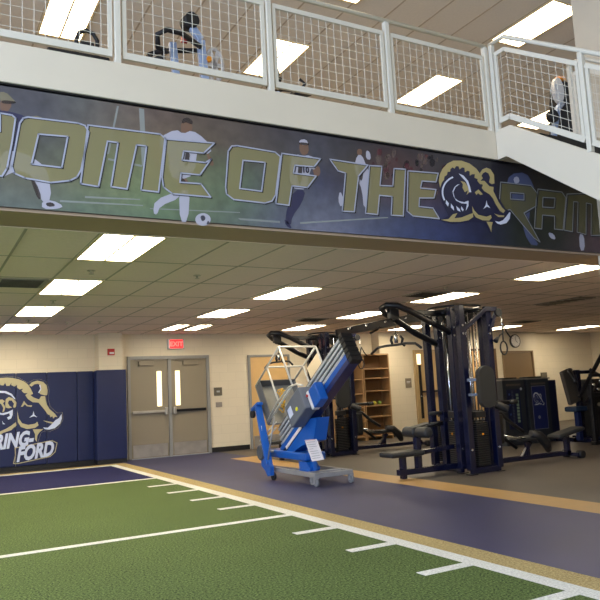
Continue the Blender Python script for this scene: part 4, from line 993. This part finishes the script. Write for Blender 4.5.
# ------------------------------------------------------------------ shrouded machines behind
M_shroud = mat('shroud_charcoal', (44, 48, 54), .45); M_shroud2 = mat('shroud_navy', (16, 22, 52), .35)
def shroud(x0, x1, label, kind):
    t = thing('shrouded_machine', label, 'weight machine', ((x0+x1)/2, 10.9, 0), 'machines with tall shrouds')
    y0, y1, zt = 10.5, 11.2, 1.30
    b = MB(); b.prism([(x0, 0), (x1, 0), (x1, zt), (x0, zt)], lambda x, z: (x, y0, z), (0, .5, 0)); b.build('shroud', M_shroud, t)
    b = MB(); b.box((x1, y0+.05, 0), (x1+(.28 if kind == 'logo' else .08), y1, zt-.03), .01); b.build('side_shroud', M_shroud2, t)
    MB().box((x0-.02, y0-.02, zt), (x1+.04, y0+.5, zt+.03), .01).build('top_cap', mat('cap_grey', (120, 116, 108), .4), t)
    MB().box((x0+.15, y0+.1, zt+.03), (x1-.08, y0+.35, zt+.06), .008).build('top_tray', M_vinyl_blk, t)
    MB().box((x0+.1, y0-.006, zt-.11), (x1-.1, y0-.001, zt-.07)).build('header_strip', mat('header', (84, 78, 70), .4), t)
    if kind == 'logo':
        b = flat_box('decal_panel', x0+.10, x1-.12, .28, 1.16, y0-.008, y0-.001, mat('decal_navy', (24, 36, 92), .4), t)
        rim('decal_border', [[(x0+.10, .28), (x1-.12, .28), (x1-.12, 1.16), (x0+.10, 1.16)]], .005, mat('border_grey', (130, 130, 140), .4), b, .01, raw=True, plane=y0)
        f = lambda p: (x0+.13+(p[0]-90)*.00085, .72+.0+(470-p[1])*.00085)
        lg = flat('ram_emblem', place(RAM_WHITE+RAM_GOLD[:3]+RAM_GOLD[4:6], f), mat('logo_white', (196, 200, 210), .4), b, .011, plane=y0, raw=True)
        bb = MB(); bb.disc((x0+.26, y0-.011, .52), (0, 1, 0), .035, .004, 16); bb.build('round_badge', mat('badge_grey', (120, 124, 136), .4), b)
    else:
        b = flat_box('placard', x0+.10, x1-.14, .32, 1.12, y0-.008, y0-.001, mat('placard_navy', (18, 26, 60), .4), t)
        bb = MB()
        for k in range(4): bb.disc((x0+.16, y0-.011, 1.02-.2*k), (0, 1, 0), .022, .004, 12)
        bb.build('round_icons', mat('icon_blue', (60, 80, 140), .4), b)
        bb = MB()
        for k in range(22): bb.box((x0+.22, y0-.011, .45+.03*k), (x0+.27, y0-.009, .46+.03*k))
        bb.build('instruction_lines', mat('lines_grey', (96, 100, 110), .4), b)
        bb = MB()
        for k in range(9): bb.box((x0+.34, y0-.011, .45+.066*k), (x0+.41, y0-.009, .50+.066*k))
        bb.build('vertical_lettering', mat('lettering_green', (120, 140, 120), .4), b)
        bb = MB(); bb.disc((x1-.1, y0-.01, 1.12), (0, 1, 0), .028, .006, 14); bb.build('round_badge', mat('badge_pale', (170, 176, 186), .4), t)
shroud(10.42, 11.02, 'charcoal shrouded machine with vertical green lettering, left of the emblem one', 'text')
shroud(11.12, 11.74, 'charcoal shrouded machine with white ram emblem on a navy panel', 'logo')

# chest press beside the shrouds
cpm = thing('chest_press', 'dark seated press machine with tall back pad right of the emblem shroud', 'weight machine', (12.0, 10.0, 0))
b = MB(); b.box((11.8, 9.6, .0), (11.9, 10.5, .08), .01); b.box((12.3, 9.6, .0), (12.4, 10.5, .08), .01); b.box((11.8, 9.95, .0), (12.4, 10.05, .08), .01); b.box((12.05, 10.0, .05), (12.15, 10.1, 1.45), .01); b.bar((11.75, 10.05, 1.40), (12.5, 10.05, 1.40), .07, .07, .01)
b.build('frame', M_navy_steel, cpm)
b = MB(); b.obox((11.72, 9.93, 1.12), Vector((.97, 0, .25)), Vector((0, 1, 0)), Vector((-.25, 0, .97)), .32, .1, .70, .03); b.build('back_pad', mat('brown_grey_vinyl', (70, 64, 56), .5), cpm)
b = MB(); b.box((11.5, 9.65, .62), (11.85, 9.95, .72), .03); b.build('seat', mat('blue_grey_vinyl', (34, 50, 70), .4), cpm)
b = MB(); b.box((11.62, 9.72, .05), (11.72, 9.82, .62), .01); b.build('seat_post', mat('royal_steel', (12, 26, 66), .35), cpm)
MB().tube([(11.75, 10.0, 1.45), (11.6, 9.8, 1.42), (11.5, 9.6, 1.2)], .035, 8).build('press_arm', M_blkmetal, cpm); MB().tube([(12.45, 10.0, 1.45), (12.5, 9.8, 1.3), (12.4, 9.55, 1.1)], .035, 8).build('press_arm', M_blkmetal, cpm)
b = MB(); b.box((12.5, 10.0, .0), (13.0, 10.5, 1.25), .03); b.build('weight_housing', M_vinyl_blk, cpm)

# leverage machine at right edge
lm = thing('plate_loaded_machine', 'black plate loaded machine with slanting bars at the right edge', 'weight machine', (12.2, 9.3, 0))
b = MB(); b.bar((12.3, 9.3, 2.05), (11.2, 9.3, .92), .06, .06, .008, upv=(0, 1, 0)); b.bar((12.3, 9.3, 1.55), (11.38, 9.3, .80), .06, .06, .008, upv=(0, 1, 0)); b.build('slanted_arm', M_blkmetal, lm)
b = MB(); b.box((11.4, 9.2, .0), (13.2, 9.3, .07), .01); b.box((11.45, 9.22, .0), (11.53, 9.3, 1.15), .01); b.box((12.95, 9.22, .0), (13.05, 9.3, 1.9), .01); b.bar((11.5, 9.26, .95), (13.0, 9.26, .95), .07, .07, .01); b.bar((11.5, 9.26, 1.32), (13.0, 9.26, 1.32), .06, .06, .01)
b.build('frame', M_blkmetal, lm)
for x, z, r in ((11.75, .62, .2), (12.05, .50, .22), (12.4, .95, .2)):
    o = MB().disc((x, 9.08, z), (0, 1, 0), r, .06, 24).build('weight_plate', M_plate, lm); MB().disc((x, 9.03, z), (0, 1, 0), .035, .06, 12).build('hub', M_chrome, o)
b = MB(); b.box((11.55, 9.0, .72), (12.4, 9.2, .80), .025); b.build('pad', mat('olive_vinyl', (74, 68, 54), .5), lm)
b = MB(); b.box((11.7, 8.9, .28), (12.6, 9.15, .36), .025); b.build('seat', mat('olive_vinyl2', (84, 74, 60), .5), lm)
b = MB()
for x, z in ((11.48, 1.14), (11.6, 1.05), (11.7, 1.2)): b.disc((x, 9.18, z), (0, 1, 0), .03, .05, 10)
b.build('chrome_bolt', M_chrome, lm)

# ------------------------------------------------------------------ upstairs exercise machines
M_bikeblue = mat('bike_silver', (150, 168, 200), .35, metal=.3)
def bike(x, y, rot, label, scale=1.0):
    t = thing('exercise_bike', label, 'exercise bike', (0, 0, 0), 'exercise machines on the balcony')
    b = MB(); b.box((-.28, -.55, 0), (.28, -.47, .07), .01); b.box((-.28, .47, 0), (.28, .55, .07), .01); b.box((-.05, -.5, .03), (.05, .5, .12), .01); b.build('base', M_black, t)
    b = MB(); b.bar((0, .28, .1), (0, .20, 1.02), .06, .08, .01); b.bar((0, -.3, .1), (0, -.22, .78), .06, .07, .01); b.bar((0, -.26, .42), (0, .25, .46), .06, .07, .01); b.build('frame', M_bikeblue, t)
    b = MB(); b.tube([(-.05+.0, .30+.25*math.cos(a), .38+.25*math.sin(a)) for a in [i*math.pi/12 for i in range(24)]], .03, 8, closed=True); b.disc((0, .30, .38), (1, 0, 0), .24, .09, 28); b.build('flywheel', M_vinyl_blk, t)
    b = MB(); b.disc((0, .30, .38), (1, 0, 0), .10, .11, 18); b.build('flywheel_hub', M_bikeblue, t)
    b = MB(); b.prism([(-.13, -.36), (-.06, -.40), (.06, -.40), (.13, -.36), (.10, -.22), (.035, -.05), (-.035, -.05), (-.10, -.22)], lambda u, v: (u, v, .80), (0, 0, .06)); b.build('saddle', M_vinyl_blk, t)
    b = MB(); b.tube([(-.22, .02, 1.02), (-.24, .18, 1.10), (-.20, .30, 1.14), (-.08, .28, 1.08), (.08, .28, 1.08), (.20, .30, 1.14), (.24, .18, 1.10), (.22, .02, 1.02)], .022, 8); b.tube([(-.24, -.02, 1.02), (-.26, -.12, 1.10), (-.22, -.06, 1.18)], .022, 8); b.tube([(.24, -.02, 1.02), (.26, -.12, 1.10), (.22, -.06, 1.18)], .022, 8); b.build('handlebar', M_black, t)
    b = MB(); b.obox((0, .24, 1.20), Vector((1, 0, 0)), Vector((0, .8, .6)), Vector((0, -.6, .8)), .20, .04, .16, .01); b.build('console', M_vinyl_blk, t)
    b = MB(); b.cyl((-.12, 0, .32), (.12, 0, .32), .03, 10); b.bar((-.1, 0, .32), (-.1, .08, .18), .02, .03); b.bar((.1, 0, .32), (.1, -.08, .46), .02, .03); b.box((-.2, .04, .15), (-.11, .13, .18)); b.box((.11, -.13, .45), (.2, -.04, .48)); b.build('crank', M_chrome, t)
    t.rotation_euler = (0, 0, rot); t.location = (x, y, ZF); t.scale = (scale,)*3
    return t
def elliptical(x, y, rot, label):
    t = thing('air_bike', label, 'exercise bike', (0, 0, 0), 'exercise machines on the balcony')
    b = MB(); b.box((-.3, -.6, 0), (.3, -.52, .07), .01); b.box((-.3, .52, 0), (.3, .6, .07), .01); b.box((-.05, -.55, .03), (.05, .55, .12), .01); b.build('base', M_black, t)
    b = MB(); b.bar((0, .1, .1), (0, .02, 1.22), .07, .09, .01); b.bar((0, .02, 1.22), (0, -.1, 1.40), .07, .08, .01); b.bar((0, -.22, .1), (0, -.30, 1.14), .07, .08, .01); b.bar((0, -.30, .5), (0, .5, .5), .06, .08, .01); b.build('frame', M_bikeblue, t)
    b = MB(); b.tube([(0, .17+.10*math.cos(a), .95+.19*math.sin(a)) for a in [i*math.pi/14 for i in range(28)]], .022, 8, closed=True)
    for k in range(6):
        a = k*math.pi/3; b.bar((0, .17, .95), (0, .17+.09*math.cos(a), .95+.18*math.sin(a)), .02, .05)
    b.build('fan_wheel', mat('fan_grey', (176, 170, 164), .4), t)
    b = MB(); b.disc((0, -.1, 1.42), (1, .2, 0), .085, .16, 16); b.build('head_pad', M_black, t)
    b = MB()
    for s in (-1, 1):
        b.tube([(.05*s, -.0, 1.12), (.2*s, -.25, 1.16), (.26*s, -.42, 1.14), (.24*s, -.52, 1.08), (.16*s, -.50, .98), (.06*s, -.38, 1.0)], .030, 8)
    b.build('handlebar', M_black, t)
    MB().box((-.03, -.20, 1.17), (.03, -.13, 1.24), .005).build('red_clip', M_red, t)
    b = MB(); b.disc((0, .10, 1.0), (1, 0, 0), .03, .10, 12); b.build('orange_button', M_orange, t)
    b = MB(); b.prism([(-.13, -.36), (-.06, -.48), (.06, -.48), (.13, -.36), (.035, -.12), (-.035, -.12)], lambda u, v: (u, v, .66), (0, 0, .06)); b.build('saddle', M_vinyl_blk, t)
    t.rotation_euler = (0, 0, rot); t.location = (x, y, ZF); return t
t = thing('treadmill', 'black exercise machine at the top left, its rounded arch handle showing over the rail', 'treadmill', (1.5, 7.0, ZF), 'exercise machines on the balcony')
MB().box((1.05, 6.9, ZF), (1.80, 8.5, ZF+.16), .03).build('deck', M_black, t)
MB().tube([(1.39, 6.9, 4.80), (1.39, 6.9, 4.95), (1.42, 6.9, 5.03), (1.49, 6.9, 5.07), (1.56, 6.9, 5.05), (1.60, 6.9, 4.98), (1.60, 6.9, 4.80)], .022, 10).build('arch_handle', M_black, t)
MB().box((1.10, 6.85, 4.72), (1.72, 7.0, 4.80), .02).build('console', M_vinyl_blk, t)
for x in (1.12, 1.68): MB().box((x-.03, 6.88, ZF+.1), (x+.03, 6.96, 4.74), .008).build('upright', M_bikeblue, t)
MB().box((1.42, 6.84, 4.86), (1.56, 6.9, 4.92), .01).build('display', M_vinyl_blk, t)
elliptical(2.72, 6.9, R(-95), 'silver and black exercise bike behind the railing with its handles to the left')
bike(3.78, 6.85, R(15), 'low black exercise machine behind the second railing post', .82)
t = thing('climber_machine', 'tall dark and silver exercise machine seen through the stair rail', 'exercise machine', (8.1, 6.6, ZF), 'exercise machines on the balcony')
MB().box((7.8, 6.3, ZF), (8.4, 7.0, ZF+.12), .02).build('base', M_black, t)
b = MB(); b.prism([(7.92, .1), (8.36, .1), (8.40, .8), (8.42, 1.3), (8.33, 1.58), (8.16, 1.60), (8.10, 1.3), (8.05, .9)], lambda x, z: (x, 6.55, ZF+z), (0, .18, 0)); b.build('body', M_vinyl_blk, t)
b = MB(); b.prism([(8.06+.10*math.cos(a), 1.40+.19*math.sin(a)) for a in [i*math.pi/9 for i in range(18)]], lambda x, z: (x, 6.50, ZF+z), (0, .06, 0)); b.build('silver_shell', mat('shell_silver', (206, 206, 204), .35), t)
MB().box((8.10, 6.5, ZF+1.57), (8.22, 6.6, ZF+1.63), .01).build('orange_cap', M_orange, t)
b = MB(); b.tube([(8.08, 6.5, ZF+1.2), (7.98, 6.5, ZF+1.1), (7.86, 6.5, ZF+.75), (7.80, 6.5, ZF+.4), (7.82, 6.5, ZF+.1)], .045, 10); b.build('silver_arm', M_bikeblue, t)
b = MB(); b.disc((7.82, 6.47, ZF+.95), (0, 1, 0), .09, .08, 16); b.build('black_knob', M_black, t)
